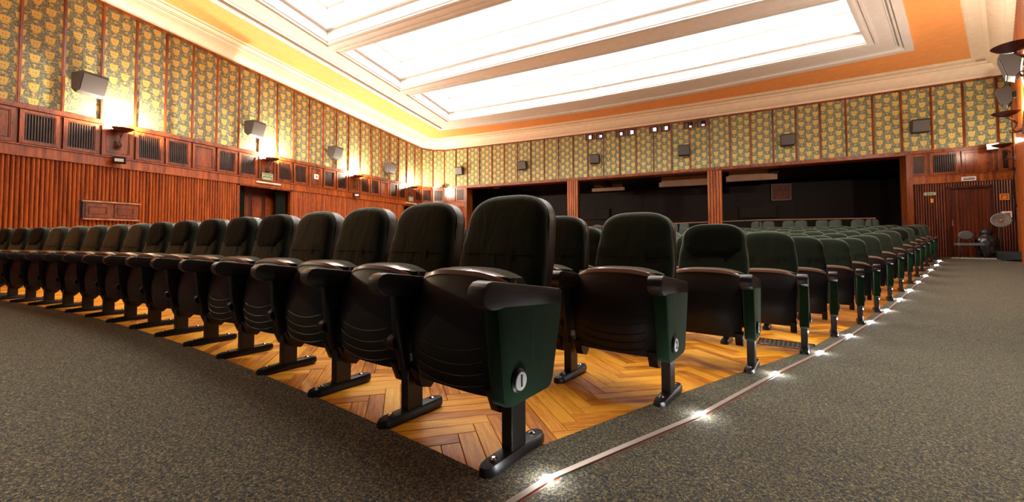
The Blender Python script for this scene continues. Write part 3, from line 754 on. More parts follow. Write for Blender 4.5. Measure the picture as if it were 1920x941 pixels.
# ------------------------------------------------------------------ loudspeakers
def speaker(P, ang_, w, h, d, label):
    t = thing('wall_loudspeaker', label, 'loudspeaker', (P[0], P[1], P[2]), ang_, 'surround loudspeakers on the walls')
    # body: side profile in (y outwards, z)
    pr_ = [(.06, h*.96), (d*.98, h), (d*1.02, h*.90), (d*.72, .04), (d*.45, 0), (.06, h*.22)]
    m = MB(); m.prism(pr_, lambda u, v, q: Vector((q, u, v)), -w/2, w/2); m.build('cabinet', M_SPKB, t, bevel=.008)
    a, b = Vector((d*1.02, h*.88)), Vector((d*.74, .05)); nrm = Vector((-(b-a).y, (b-a).x)).normalized()*-1
    if nrm.x < 0: nrm = -nrm
    m = MB(); m.prism([(a.x, a.y), (b.x, b.y), (b.x+nrm.x*.014, b.y+nrm.y*.014), (a.x+nrm.x*.014, a.y+nrm.y*.014)], lambda u, v, q: Vector((q, u, v)), -w/2+.012, w/2-.012); m.build('front_grille', M_SPK, t, bevel=.003)
    m = MB(); m.lathe([(.004, 0), (.014, 0), (.014, .006), (.004, .008)], 10, Matrix.Translation((-w*.40, a.x-.02+nrm.x*.012, h*.82)) @ Matrix.Rotation(-pi/2, 4, 'X')); m.build('badge_dot', M_CHROME, t)
    m = MB(); m.box((0, .03, h*.6), (.05, .05, .07)); m.build('bracket', M_METAL, t)
    return t
sl = ['dark wall loudspeaker nearest the camera on the left wall, lit from below', 'second dark loudspeaker of the left wall, above the exit sign', 'third dark loudspeaker of the left wall', 'fourth loudspeaker of the left wall, smallest, near the far corner']
for k, (n_, z) in enumerate(((1.5, 3.93), (7.5, 3.90), (12.5, 3.80), (17.55, 3.74))): speaker((XL+.06, LY(n_)-.02, z), -pi/2+.16, .45, .46, .40, sl[k])
sb = ['leftmost loudspeaker on the back wall, casting a shadow to its right', 'second loudspeaker from the left on the back wall', 'third loudspeaker from the left on the back wall, above the left pillar', 'loudspeaker on the back wall below the third pair of booth windows', 'brown loudspeaker on the back wall above the black part of the opening', 'grey loudspeaker at the right of the back wall with a shadow at its left']
for k, mm in enumerate((1.45, 6.5, 11.5, 16.7, 21.6, 26.55)):
    p = BPT(mm); M, _ = bay_frame(BPT(mm-.3), BPT(mm+.3)); tdir = (BPT(mm+.3)-BPT(mm-.3)); speaker((p.x, p.y-.02, 4.03), math.atan2(tdir.y, tdir.x)+pi, .40, .42, .30, sb[k])
for k, (s, z) in enumerate(((7.3, 3.52), (3.1, 3.94))):
    p = CR+DR*s; speaker((p.x, p.y, z), ang, .42, .44, .30, ['grey loudspeaker hanging under the largest uplighter of the right wall', 'grey loudspeaker above the middle uplighter of the right wall'][k])

# ------------------------------------------------------------------ small floodlights
def flood(P, rz, label, body=M_METAL):
    t = thing('floodlight', label, 'floodlight', P, rz)
    m = MB(); m.box((0, .04, 0), (.05, .04, .05)); m.build('bracket', body, t)
    m = MB(); m.box((0, .13, .02), (.11, .06, .08), Matrix.Rotation(-.3, 4, 'X')); h = m.build('housing', body, t, bevel=.01)
    m = MB(); m.box((0, .195, .03), (.075, .006, .035), Matrix.Rotation(-.3, 4, 'X')); m.build('glass', M_FLOOD, h)
flood((XL+.09, 5.02, 2.66), -pi/2-.5, 'small black floodlight under the nearest left uplighter')
flood((XL+.06, 12.35, 2.62), -pi/2-.5, 'small floodlight with white face under the third left uplighter', M_METAL)
flood((-11.25, 17.2, 3.55), math.radians(-140), 'white floodlight in the far left corner at wallpaper foot', M_FLOOD)
flood((8.35, 15.7, 3.42), math.radians(140), 'white floodlight in the far right corner at the wallpaper foot', M_FLOOD)

# ------------------------------------------------------------------ signs
def sign(name, Mx, w, h, base, bars, label, barmat, rim=None, d=.02):
    o = tag(bpy.data.objects.new(name, None), label, 'sign'); COL.objects.link(o); o.matrix_world = Mx
    m = MB(); m.box((0, d/2, 0), (w/2, d/2, h/2)); m.build('plate', base, o, bevel=.003)
    if rim:
        m = MB(); e = .012
        for c, hh in (((0, d+.002, h/2-e), (w/2-.004, .002, e/2)), ((0, d+.002, -h/2+e), (w/2-.004, .002, e/2)), ((w/2-e, d+.002, 0), (e/2, .002, h/2-e)), ((-w/2+e, d+.002, 0), (e/2, .002, h/2-e))): m.box(c, hh)
        m.build('border', rim, o)
    m = MB()
    for x, z, a, b in bars: m.box((x, d+.003, z), (a, .002, b))
    if bars: m.build('print', barmat, o)
    return o
def wallM(x, y, z, rz): return Matrix.Translation((x, y, z)) @ Matrix.Rotation(rz, 4, 'Z')
SIGN1 = sign('exit_sign', wallM(XL+.06, 8.62, 2.80, -pi/2), .36, .22, M_GREEN, [(0, -.055, .13, .014)], 'green and cream exit sign over the wide left doorway', M_PALE, M_PALE)
sign('exit_sign', wallM(XL+.06, 15.95, 2.78, -pi/2), .34, .24, M_GREEN, [(0, .05, .12, .016), (0, 0, .12, .016), (0, -.05, .12, .016)], 'green and cream exit sign over the far left doorway', M_PALE, M_PALE)
sign('notice', wallM(XL+.045, LY(11.5), 3.07, -pi/2), .16, .17, M_BADGE, [(0, 0, .035, .04), (.02, .02, .02, .01)], 'small white notice on a wooden panel of the left wall', M_RED)
for y, z, lb in ((8.68, 2.60, 'white strip lamp over the wide left doorway'), (16.0, 2.58, 'white strip lamp over the far left doorway')):
    o = tag(bpy.data.objects.new('strip_lamp', None), lb, 'lamp'); COL.objects.link(o); o.matrix_world = wallM(XL+.03, y, z, -pi/2)
    m = MB(); m.box((0, .03, 0), (.40, .03, .022)); m.build('housing', M_BADGE, o, bevel=.008); m = MB(); m.box((0, .064, 0), (.12, .004, .018)); m.build('label_plate', M_PALE, o)
def backM(mm, z, off=.03):
    p = BPT(mm); td = BPT(mm+.1)-BPT(mm-.1); return Matrix.Translation((p.x, p.y-off, z)) @ Matrix.Rotation(math.atan2(td.y, td.x)+pi, 4, 'Z')
o = sign('arrow_sign', backM(26.85, 2.16), .27, .10, M_PALE, [(-.02, 0, .07, .012)], 'cream sign with a left-pointing arrow beside the back opening', M_GREEN, M_GREEN)
m = MB(); m.prism([(.055, .033), (.055, -.033), (.10, 0)], lambda u, v, q: Vector((u, q, v)), .021, .025); m.build('arrow_head', M_GREEN, o)
sign('small_sign', backM(26.9, 1.95), .06, .13, M_YEL, [], 'small plain yellow sign below the arrow sign', M_YEL)
o = sign('door_sign', backM(28.05, 2.56, .06), .30, .12, M_BADGE, [(0, .018, .12, .010), (0, -.02, .12, .012)], 'white strip sign above the dark planked door', M_WOODD)
sign('fire_sign', backM(29.08, 1.98), .19, .19, M_RED, [(0, -.02, .035, .03), (0, .035, .012, .012)], 'orange-red square fire equipment sign right of the dark door', M_YEL, M_YEL)
m = MB(); m.box((0, .05, 0), (.09, .05, .09)); o = m.build('wall_box', M_BADGE, bevel=.006); o.matrix_world = backM(29.1, 1.47); tag(o, 'white box on the wall behind the round fan', 'box')
m = MB(); m.box((.0, .103, 0), (.05, .003, .05)); q = m.build('cover', M_RED, o)

# ------------------------------------------------------------------ projection booth windows
for k, (mm, white) in enumerate(((11.13, [(-.02, 0, .055, .075)]), (11.80, [(-.03, -.01, .05, .05)]), (13.05, [(-.05, -.01, .045, .06)]), (13.72, [(.03, 0, .05, .08), (-.06, 0, .035, .07)]), (15.04, [(-.03, 0, .065, .07)]), (15.70, [(-.02, 0, .06, .07)]), (16.95, [(-.06, -.055, .045, .035)]), (17.62, [(-.05, -.055, .055, .035)]))):
    w_ = structure('window_%d' % (k+1)); w_.matrix_world = backM(mm, 5.25, .045)
    m = MB(); m.box((0, -.03, 0), (.165, .03, .125)); m.build('dark_booth', M_DARK, w_)
    m = MB()
    for c, h in (((0, .012, .125), (.18, .02, .016)), ((0, .012, -.125), (.18, .02, .016)), ((.17, .012, 0), (.016, .02, .125)), ((-.17, .012, 0), (.016, .02, .125))): m.box(c, h)
    m.build('window_frame', M_WOOD, w_)
    m = MB()
    for x, z, a, b in white: m.box((x, .005, z), (a, .004, b))
    m.build('lit_equipment', plain('booth_light%d' % k, (.8, .8, .85), .4, emit=(.85, .9, 1), es=.9 if k < 6 else .25), w_)
    m = MB(); m.box((.08, .006, 0), (.055, .004, .09)); m.build('grey_casing', M_GREY, w_)

# ------------------------------------------------------------------ cinema seats
HW = .285
def pillow(outline, ctr, T, rings=((1, 0), (1.0, .35), (.965, .72), (.88, .92), (.70, 1.0), (.38, 1.06)), back=True):
    """outline: (x,s) loop; returns list of (x, s, depth) rings + cap; depth grows to the front"""
    return [[(ctr[0]+(x-ctr[0])*k, ctr[1]+(s-ctr[1])*k, T*d) for x, s in outline] for k, d in rings]
def back_outline(w0, w1, w2, h, r, n=8):
    """seat back: bottom half width w0, widest w1, top w2, height h; superelliptic top"""
    pts = []
    for i in range(n+1):
        f = i/n; z = (h-r)*f; w = w0+(w1-w0)*min(1, f*2.2) if f < .45 else w1+(w2-w1)*((f-.45)/.55)**1.6
        pts.append((w, z))
    for i in range(1, 13):
        a = pi/2*i/12; pts.append((w2*max(0, cos(a))**.62, h-r+r*sin(a)**.80))
    pts[-1] = (0, h)
    return pts+[(-x, z) for x, z in pts[:-1]][::-1]
def lean_y(s): return .235+.30*s+.10*max(0, .25-s)-.10*max(0, s-.3)
def back_cushion(scale=1., T=.055, off=0., sub=None, s0=.50, outline=None):
    m = MB(); ol = outline or back_outline(.243, .248, .228, .495, .155)
    if sub: ol = [(x*sub, .245+(s-.245)*sub) for x, s in ol]
    R_ = pillow(ol, (0, .26), T); n = len(ol); vs = []
    for rg in R_:
        for x, s, d in rg: 
            crease = .010*math.exp(-((s-.215)/.02)**2)*(1 if d > T*.9 else 0)
            vs.append((x, lean_y(s)-off-d+crease, s0+s))
    fs = []
    for k in range(len(R_)-1):
        for i in range(n): j = (i+1) % n; fs.append((k*n+i, k*n+j, (k+1)*n+j, (k+1)*n+i))
    fs.append(tuple(range((len(R_)-1)*n, len(R_)*n))); fs.append(tuple(range(n))[::-1])
    m.add(vs, fs); return m
ol_shell = back_outline(.235, .246, .232, .490, .155)
ol_pad = back_outline(.13, .208, .208, .255, .125)
me_cush = back_cushion().mesh('backrest', (M_FAB,), 75)
def shell_mesh():
    m = MB(); ol = ol_shell; n = len(ol); vs = []
    for d, k in ((0.0, 1), (.05, 1.0), (.075, .95), (.08, .6)):
        for x, s in ol: vs.append((x*k, lean_y(s)+.002+d, .50+.25+(s-.25)*k))
    fs = [(k*n+i, k*n+(i+1) % n, (k+1)*n+(i+1) % n, (k+1)*n+i) for k in range(3) for i in range(n)]+[tuple(range(n))[::-1], tuple(range(3*n, 4*n))]
    m.add(vs, fs); return m.mesh('back_shell', (M_SHELL,), 60)
me_shell = shell_mesh()
def pad_mesh():
    m = MB(); ol = [(x, s) for x, s in ol_pad]; n = len(ol); vs = []
    for k, d in ((1.0, 0.), (1.0, .010), (.95, .020), (.6, .026)):
        for x, s in ol: vs.append((x*k, lean_y(.245+.13+(s-.13)*k)-.055-d+.012, .50+.235+.13+(s-.13)*k))
    fs = [(k*n+i, k*n+(i+1) % n, (k+1)*n+(i+1) % n, (k+1)*n+i) for k in range(3) for i in range(n)]+[tuple(range(n))[::-1], tuple(range(3*n, 4*n))]
    m.add(vs, fs); return m.mesh('headrest_cover', (M_PAD,), 60)
me_pad = pad_mesh()
def pan_mesh():
    """folded seat: curved plastic underside facing the front"""
    m = MB(); nu, nv = 10, 12; w = .243; vs = []
    def prof_(v):                       # v 0 bottom .. 1 top -> y, z
        z = .205+.43*v; y = -.055+.075*v-.050*sin(pi*v)
        return y, z
    for side in (0, 1):
        for j in range(nv+1):
            v = j/nv; y, z = prof_(v)
            for i in range(nu+1):
                u = -1+2*i/nu; ww = w*(1-.05*(1-v)**2); dz = (.018*(1-u*u) if j == nv else .012*(1-u*u)*(v > .8)); yy = y+.028*abs(u)**4
                step = .008 if v > .62 else 0
                vs.append((u*ww, yy-step+(.03 if side else 0), z+dz-(.02*(u > .9) if False else 0)))
    n = nu+1; K = (nu+1)*(nv+1); fs = []
    for j in range(nv):
        for i in range(nu): fs.append((j*n+i, j*n+i+1, (j+1)*n+i+1, (j+1)*n+i)); fs.append((K+j*n+i, K+(j+1)*n+i, K+(j+1)*n+i+1, K+j*n+i+1))
    for i in range(nu): fs.append((i, K+i, K+i+1, i+1)); fs.append((nv*n+i, nv*n+i+1, K+nv*n+i+1, K+nv*n+i))
    for j in range(nv): fs.append((j*n, (j+1)*n, K+(j+1)*n, K+j*n)); fs.append((j*n+nu, K+j*n+nu, K+(j+1)*n+nu, (j+1)*n+nu))
    m.add(vs, fs); return m.mesh('seat_pan', (M_BLACK,), 45)
me_pan = pan_mesh()
def ribs_mesh():
    m = MB()
    for v in (.10, .20, .30, .42):
        z = .205+.43*v; y = -.055+.075*v-.050*sin(pi*v)-.006
        m.tube([(-.19+.38*i/8, y+.004+.028*abs(-1+2*i/8)**4*.5, z-.030*(1-(-1+2*i/8)**2)) for i in range(9)], .0022, 5)
    return m.mesh('vent_ribs', (M_BLACK,), 60)
me_ribs = ribs_mesh()
def seatcush_mesh():
    m = MB(); n = 12; pl = []
    for i in range(n+1):
        u = -1+2*i/n; pl.append(u)
    vs = []
    for y0, zz in ((.05, 0), (.085, .012), (.13, .010), (.16, -.02)):
        for u in pl: vs.append((u*.235, y0, .655+zz-.035*abs(u)**3))
    for y0 in (.165, .06):
        for u in pl: vs.append((u*.235, y0, .26))
    k = n+1; fs = []
    for j in range(5):
        for i in range(n): fs.append((j*k+i, j*k+i+1, (j+1)*k+i+1, (j+1)*k+i))
    for i in range(n): fs.append((i, 5*k+i, 5*k+i+1, i+1))
    fs.append((0, k, 2*k, 3*k, 4*k, 5*k)); fs.append(tuple((j*k+n) for j in (5, 4, 3, 2, 1, 0)))
    m.add(vs, fs); return m.mesh('seat_cushion', (M_FAB,), 60)
me_scush = seatcush_mesh()
def trim_mesh():
    m = MB(); n = 14; vs = []
    sec = [(.0, -.028), (-.012, -.01), (-.006, .006), (.02, .014), (.048, .012), (.055, -.004), (.05, -.028)]
    for i in range(n+1):
        u = -1+2*i/n
        for y, z in sec: vs.append((u*.238, y+.012+.02*abs(u)**4, .652+z-.038*abs(u)**3))
    k = len(sec); fs = []
    for i in range(n):
        for j in range(k): fs.append((i*k+j, (i+1)*k+j, (i+1)*k+(j+1) % k, i*k+(j+1) % k))
    fs.append(tuple(range(k))); fs.append(tuple(range(n*k, n*k+k))[::-1]); m.add(vs, fs); return m.mesh('front_trim', (M_TRIM,), 50)
me_trim = trim_mesh()
def arm_mesh():
    m = MB()
    # side profile (y,z): rounded nose at the front, falling to the back
    P_ = [(-.180, .556), (-.202, .572), (-.210, .598), (-.203, .626), (-.182, .642), (-.158, .645), (.10, .607), (.275, .580), (.292, .568), (.292, .520), (.28, .512), (-.09, .545), (-.13, .546), (-.155, .546)]
    m.prism(P_, lambda u, v, q: Vector((q, u, v)), HW-.036, HW+.036)
    return m.mesh('armrest', (M_ARM,), 40, bevel=.010)
me_arm = arm_mesh()
def support_mesh():
    m = MB(); m.prism([(-.06, .21), (.05, .21), (.11, .36), (.22, .44), (.27, .53), (-.11, .555), (-.10, .40)], lambda u, v, q: Vector((q, u, v)), HW-.019, HW+.019); return m.mesh('arm_support', (M_BLACK,), 40, bevel=.006)
me_sup = support_mesh()
def post_mesh():
    m = MB(); m.box((HW, 0, .16), (.023, .043, .13)); return m.mesh('post', (M_METAL,), 0, bevel=.004)
me_post = post_mesh()
def foot_mesh():
    m = MB(); n = 16; ol = []
    for i in range(n):
        a = 2*pi*i/n; c, s = cos(a), sin(a); ol.append((.034*(1 if abs(c) > .3 else abs(c)/.3)*(1 if c > 0 else -1) if abs(c) > .02 else 0, .15*(1 if s > 0 else -1)+.035*s if abs(s) > .2 else .15*s))
    ol = [(.033, -.13), (.033, .13), (.028, .158), (.012, .175), (-.012, .175), (-.028, .158), (-.033, .13), (-.033, -.13), (-.028, -.158), (-.012, -.175), (.012, -.175), (.028, -.158)]
    vs = []; K = len(ol)
    for k, z, f in ((1, 0.002, 0), (1, .022, 0), (.80, .034, .016)):
        for x, y in ol: vs.append((HW+x*k, y*(.98 if k < 1 else 1), z+f*(1-abs(y)/.175)))
    fs = [(j*K+i, j*K+(i+1) % K, (j+1)*K+(i+1) % K, (j+1)*K+i) for j in range(2) for i in range(K)]
    vs.append((HW, 0, .052)); fs += [(2*K+i, 2*K+(i+1) % K, 3*K) for i in range(K)]; fs.append(tuple(range(K))[::-1])
    m.add(vs, fs); return m.mesh('foot', (M_METAL,), 35)
me_foot = foot_mesh()
def bolt_mesh():
    m = MB()
    for y in (-.115, .115): m.lathe([(.004, 0), (.013, 0), (.013, .008), (.006, .012)], 10, Matrix.Translation((HW, y, .036)))
    return m.mesh('bolts', (M_CHROME,), 30)
me_bolt = bolt_mesh()
def hinge_mesh(sx):
    m = MB(); x = sx*.215
    m.prism([(-.055, .235), (.06, .235), (.06, .16), (.03, .135), (-.02, .15)], lambda u, v, q: Vector((q, u, v)), x-.022, x+.022); return m.mesh('hinge_bracket', (M_BLACK,), 40, bevel=.004)
me_hr = hinge_mesh(1); me_hl = hinge_mesh(-1)
def knob_mesh():
    m = MB(); m.lathe([(.006, -.02), (.034, -.02), (.036, .0), (.034, .02), (.006, .02)], 16, Matrix.Translation((HW-.03, -.07, .335)) @ Matrix.Rotation(pi/2, 4, 'Y')); m.box((HW-.045, -.075, .335), (.035, .020, .018)); return m.mesh('pivot_knob', (M_BLACK,), 40)
me_knob = knob_mesh()
def side_mesh():
    P_ = [(-.135, .548), (-.10, .23), (-.085, .208), (-.055, .200), (.175, .200), (.20, .208), (.215, .23), (.285, .50), (.285, .530), (-.10, .560)]
    m = MB(); m.prism(P_, lambda u, v, q: Vector((q, u, v)), HW-.028, HW+.036); return m.mesh('side_panel', (M_SIDE,), 40, bevel=.010)
me_side = side_mesh()
def text_mesh(body, size, mat, name, M_, parent, ext=.0006, off=.0):
    cu = bpy.data.curves.new(name, 'FONT'); cu.body = body; cu.size = size; cu.align_x = 'CENTER'; cu.align_y = 'CENTER'; cu.extrude = ext; cu.offset = off
    tmp = bpy.data.objects.new('tmp', cu); COL.objects.link(tmp)
    dg = bpy.context.evaluated_depsgraph_get(); me = bpy.data.meshes.new_from_object(tmp.evaluated_get(dg)); bpy.data.objects.remove(tmp)
    me.materials.clear(); me.materials.append(mat); me.transform(M_); me.name = name; return link_obj(name, me, None, parent)
def badge(num, parent):
    m = MB(); T_ = Matrix.Translation((HW+.036, -.022, .285)) @ Matrix.Rotation(pi/2, 4, 'Y')
    m.lathe([(.005, 0), (.041, 0), (.043, .006), (.036, .012), (.005, .012)], 24, T_); b = m.build('badge_ring', M_BLACK, parent, smooth=40)
    m = MB(); m.lathe([(.002, .010), (.0315, .010), (.0315, .015), (.002, .0155)], 24, T_); d = m.build('badge_disc', M_BADGE, b, smooth=40)
    cu = bpy.data.curves.new('digit', 'FONT'); cu.body = str(num); cu.size = .056; cu.align_x = 'CENTER'; cu.align_y = 'CENTER'; cu.extrude = .0006; cu.offset = .0016
    tmp = bpy.data.objects.new('tmp', cu); COL.objects.link(tmp)
    dg = bpy.context.evaluated_depsgraph_get(); me = bpy.data.meshes.new_from_object(tmp.evaluated_get(dg)); bpy.data.objects.remove(tmp)
    me.materials.clear(); me.materials.append(M_INK)
    Rm = Matrix(((0, 0, 1, HW+.0525), (1, 0, 0, -.022), (0, 1, 0, .285), (0, 0, 0, 1)))
    me.transform(Rm); me.name = 'digit'; link_obj('digit', me, None, b)
text_mesh('WYJŚCIE', .085, M_PALE, 'lettering', Matrix(((-1, 0, 0, 0), (0, 0, 1, .0235), (0, 1, 0, .028), (0, 0, 0, 1))), SIGN1, .001, .001)
# seams only seen on the near chairs
def seam_mesh():
    m = MB(); L_ = []
    for i in range(13):
        x = -.19+.38*i/12; s = .215; L_.append((x, lean_y(s)-.0535-.004*(1-abs(x)/.2), .50+s))
    m.tube(L_, .0022, 5)
    m.tube([(0, lean_y(s)-.057, .50+s) for s in (.06, .10, .14, .18, .212)], .0022, 5)
    return m.mesh('seam', (M_PAD,), 60)
me_seam = seam_mesh()
def ordinal(i):
    w = ['first', 'second', 'third', 'fourth', 'fifth', 'sixth', 'seventh', 'eighth', 'ninth', 'tenth', 'eleventh', 'twelfth', 'thirteenth', 'fourteenth', 'fifteenth', 'sixteenth', 'seventeenth', 'eighteenth', 'nineteenth', 'twentieth', 'twenty-first', 'twenty-second', 'twenty-third', 'twenty-fourth', 'twenty-fifth', 'twenty-sixth']
    return w[i]
def row_positions(k, n, W_=.57):
    out_ = []; d = 0; p = PT(k, 0)
    for i in range(n+1):
        out_.append(Vector(p)); 
        lo, hi = d, d+W_
        for _ in range(30):
            mid = (lo+hi)/2; q = PT(k, mid)
            if math.hypot(q[0]-p[0], q[1]-p[1]) < W_: lo = mid
            else: hi = mid
        d = hi; p = PT(k, d)
    return out_
NS = [18, 10, 8, 8, 9, 10, 12, 13, 15, 16, 18, 19, 21, 22, 24]
PADS = {(0, i) for i in (4, 5, 6, 7, 8, 14, 15, 16, 17)} | {(2, 0), (10, 0), (12, 0)}
total = 0
proto = {}
def add_part(name, me, t):
    o = bpy.data.objects.new(name, me); COL.objects.link(o); o.parent = t; return o
for k in range(15):
    ps = row_positions(k, NS[k])
    for i in range(NS[k]):
        a, b = ps[i], ps[i+1]          # a nearer the aisle
        c = (a+b)/2; dx = a-b; rz = math.atan2(dx.y, dx.x)
        pad = (k, i) in PADS
        lab = ('green cinema seat%s, %s%s' % (' with black headrest cover' if pad else '', ('with side panel, aisle end of the ' if i == 0 else ordinal(i)+' from the aisle in the '), ('front' if k == 0 else 'last' if k == 14 else ordinal(k))+' row'))
        t = thing('cinema_seat', lab, 'seat', (c.x, c.y, a.z), rz, 'green cinema seats in curved rows')
        total += 1
        sh = .985+.03*((i*7+k*3) % 5)/5 if False else 1
        bk = add_part('backrest', me_cush, t)
        if pad: add_part('headrest_cover', me_pad, t)
        elif k < 3: add_part('seam', me_seam, bk)
        add_part('back_shell', me_shell, t)
        add_part('seat_cushion', me_scush, t); add_part('front_trim', me_trim, t)
        pn = add_part('seat_pan', me_pan, t)
        if k < 2 and i < 5: add_part('vent_ribs', me_ribs, pn)
        add_part('armrest', me_arm, t)
        if k < 7: add_part('hinge_bracket', me_hr, t)
        if k < 2: add_part('hinge_bracket', me_hl, t)
        po = add_part('post', me_post, t); add_part('foot', me_foot, t)
        if k < 3: add_part('bolts', me_bolt, po)
        if i == 0:
            sp_ = add_part('side_panel', me_side, t)
            if k < 9: badge(k+1, sp_)
            if 3 <= k < 9:
                m = MB(); m.lathe([(.002, 0), (.010, 0), (.008, .006), (.002, .008)], 10, Matrix.Translation((HW+.023, -.03, .17)) @ Matrix.Rotation(pi/2, 4, 'Y')); m.build('glint_stud', plain('stud%d' % k, (1, 1, 1), .2, emit=(.9, .93, 1), es=4), po)  # stud emission imitates a bright glint, it is no lamp
        else:
            add_part('arm_support', me_sup, t)
            if k < 2: add_part('pivot_knob', me_knob, t)
print('seats', total)

# ------------------------------------------------------------------ floor LED strip
PS = [(-.475, 1.09), (-.40, 1.26), (.085, 2.06), (.56, 3.03), (1.045, 3.96), (1.545, 4.95), (2.08, 6.01), (2.59, 6.97), (3.11, 7.94), (3.62, 8.9), (4.15, 9.89), (4.68, 10.88), (5.26, 12.01), (5.82, 13.04), (6.40, 14.2), (6.62, 14.6)]
strip = thing('floor_light_strip', 'thin aluminium step-light strip with bright white lamps along the aisle carpet', 'light strip', (0, 0, 0))
fine = []
for a, b in zip(PS, PS[1:]):
    for j in range(3): fine.append((a[0]+(b[0]-a[0])*j/3, a[1]+(b[1]-a[1])*j/3))
fine.append(PS[-1])
m = MB(); e = MB()
for q, lo_, hi_, z0_, z1_ in ((m, -.011, .011, .0, .012), (e, .011, .019, .0, .006)):
    n = len(fine); vs = []
    for i, p in enumerate(fine):
        a_ = Vector(fine[max(0, i-1)]); b_ = Vector(fine[min(n-1, i+1)]); dd = (b_-a_).normalized(); nn_ = Vector((dd.y, -dd.x)); z = zf(*p)
        for w_, h_ in ((lo_, z0_), (lo_, z1_), (hi_, z1_), (hi_, z0_)): vs.append((p[0]+nn_.x*w_, p[1]+nn_.y*w_, z+h_+.002))
    fs = [(i*4+j, i*4+(j+1) % 4, (i+1)*4+(j+1) % 4, (i+1)*4+j) for i in range(n-1) for j in range(4)]+[(0, 1, 2, 3), tuple((n-1)*4+j for j in (3, 2, 1, 0))]
    q.add(vs, fs)
m.build('profile', M_ALU, strip); e.build('edge_band', M_REDB, strip)
me_led = None
for i, p in enumerate(PS[1:-1]):
    z = zf(*p)
    if me_led is None:
        q = MB(); q.lathe([(.002, 0), (.016, 0), (.016, .004), (.010, .009), (.002, .010)], 12); me_led = q.mesh('lamp', (M_LED,), 50)
    o = bpy.data.objects.new('lamp', me_led); COL.objects.link(o); o.parent = strip; o.location = (p[0], p[1], z+.013); s_ = 1+.10*i; o.scale = (s_, s_, s_*.8)
    if i < 9: light('step_light', 'POINT', (p[0], p[1], z+.05), LED_W*(1+.15*i), (.95, .97, 1), .02)

# floor grate under the fourth row
gt = thing('floor_grate', 'dark metal ventilation grate in the parquet by the fourth row post', 'grate', (.86, 4.22, zf(.86, 4.22)), math.radians(-14))
m = MB()
for c, h in (((0, .13, .003), (.21, .008, .003)), ((0, -.13, .003), (.21, .008, .003)), ((.20, 0, .003), (.008, .13, .003)), ((-.20, 0, .003), (.008, .13, .003))): m.box(c, h)
m.build('rim', M_METAL, gt)
m = MB()
for i in range(12): m.box((-.19+.38*i/11, 0, .002), (.006, .125, .002))
for i in range(6): m.box((0, -.11+.22*i/5, .002), (.20, .005, .002))
o = m.build('bars', plain('grate_iron', (.13, .08, .05), .5), gt); o['kind'] = 'stuff'
m = MB(); m.box((0, 0, -.001), (.20, .128, .001)); m.build('duct', M_DARK, gt)

# ------------------------------------------------------------------ things by the back right corner
def zfl(x, y): return zf(x, y)
t = thing('side_chair', 'grey chair with an oval back standing in front of the dark planked door', 'chair', (7.55, 15.35, .225), math.radians(-12))
m = MB(); m.lathe([(.004, -.03), (.13, -.028), (.15, 0), (.13, .028), (.004, .035)], 24, Matrix.Translation((0, .20, .66)) @ Matrix.Diagonal((1.05, 1, .85, 1)) @ Matrix.Rotation(pi/2+.15, 4, 'X')); m.build('backrest', M_GREY, t, smooth=50)
m = MB(); m.box((0, -.02, .40), (.25, .22, .035)); m.build('seat', M_GREY, t, bevel=.02)
for sx in (-1, 1):
    for yy in (-.2, .17):
        m = MB(); m.tube([(sx*.20, yy, .37), (sx*.24, yy*1.15, .0)], .013, 8); m.build('leg', M_METAL, t)
    m = MB(); m.tube([(sx*.16, .16, .40), (sx*.12, .21, .60)], .012, 8); m.build('back_strut', M_METAL, t)
t = thing('round_fan', 'round ribbed fan with an orange centre on a stand in the back right corner', 'fan', (8.2, 15.3, .23))
T_ = Matrix.Translation((.0, 0, 1.06)) @ Matrix.Rotation(math.radians(-22), 4, 'Z') @ Matrix.Rotation(math.radians(-8), 4, 'X') @ Matrix.Rotation(pi/2, 4, 'X')
m = MB(); m.lathe([(.01, -.08), (.14, -.06), (.19, 0), (.195, .02), (.18, .03), (.02, -.01)], 32, T_); m.build('dish', plain('fan_grey', (.30, .24, .20), .4, noise=.2), t, smooth=40)
m = MB()
for r in (.06, .10, .14, .175): m.lathe([(r-.006, .03-.0), (r, .042), (r+.006, .03)], 32, T_, cap=False)
m.build('rings', M_GREY, t, smooth=60)
m = MB(); m.lathe([(.003, .04), (.03, .035), (.036, .02), (.01, .015)], 20, T_); m.build('hub', plain('fan_hub', (.65, .12, .03), .4), t)
m = MB(); m.tube([(0, .05, 1.05), (0, .05, .03)], .018, 10); m.lathe([(.01, 0), (.15, .005), (.14, .03), (.02, .04)], 20, Matrix.Translation((0, .05, 0))); m.build('stand', M_METAL, t)
def sack():
    bm = bmesh.new(); bmesh.ops.create_icosphere(bm, subdivisions=4, radius=1)
    for v in bm.verts:
        c = v.co.copy(); n_ = 1+.34*(noise.turbulence(c*2.3, 3, True)-.35)+.22*abs(noise.noise(c*6.0))
        neck = 1-.45*math.exp(-((c.z-.55)/.16)**2)
        v.co = Vector((c.x*.21*n_*neck, c.y*.19*n_*neck, (c.z+.98)*.43))
    me = bpy.data.meshes.new('sack'); bm.to_mesh(me); bm.free(); me.materials.append(M_BAG)
    for p in me.polygons: p.use_smooth = True
    return me
o = link_obj('black_sack', sack()); o.location = (8.05, 15.6, .225); tag(o, 'shiny black creased sack standing below the round fan', 'sack')
t = thing('equipment_case', 'low black case on the floor at the right end of the back wall', 'case', (8.02, 14.35, .205), math.radians(-60))
m = MB(); m.box((0, 0, .13), (.34, .2, .09)); m.build('body', M_METAL, t, bevel=.012)
m = MB(); m.box((0, 0, .235), (.35, .21, .012)); m.build('lid', M_BLACK, t, bevel=.006)
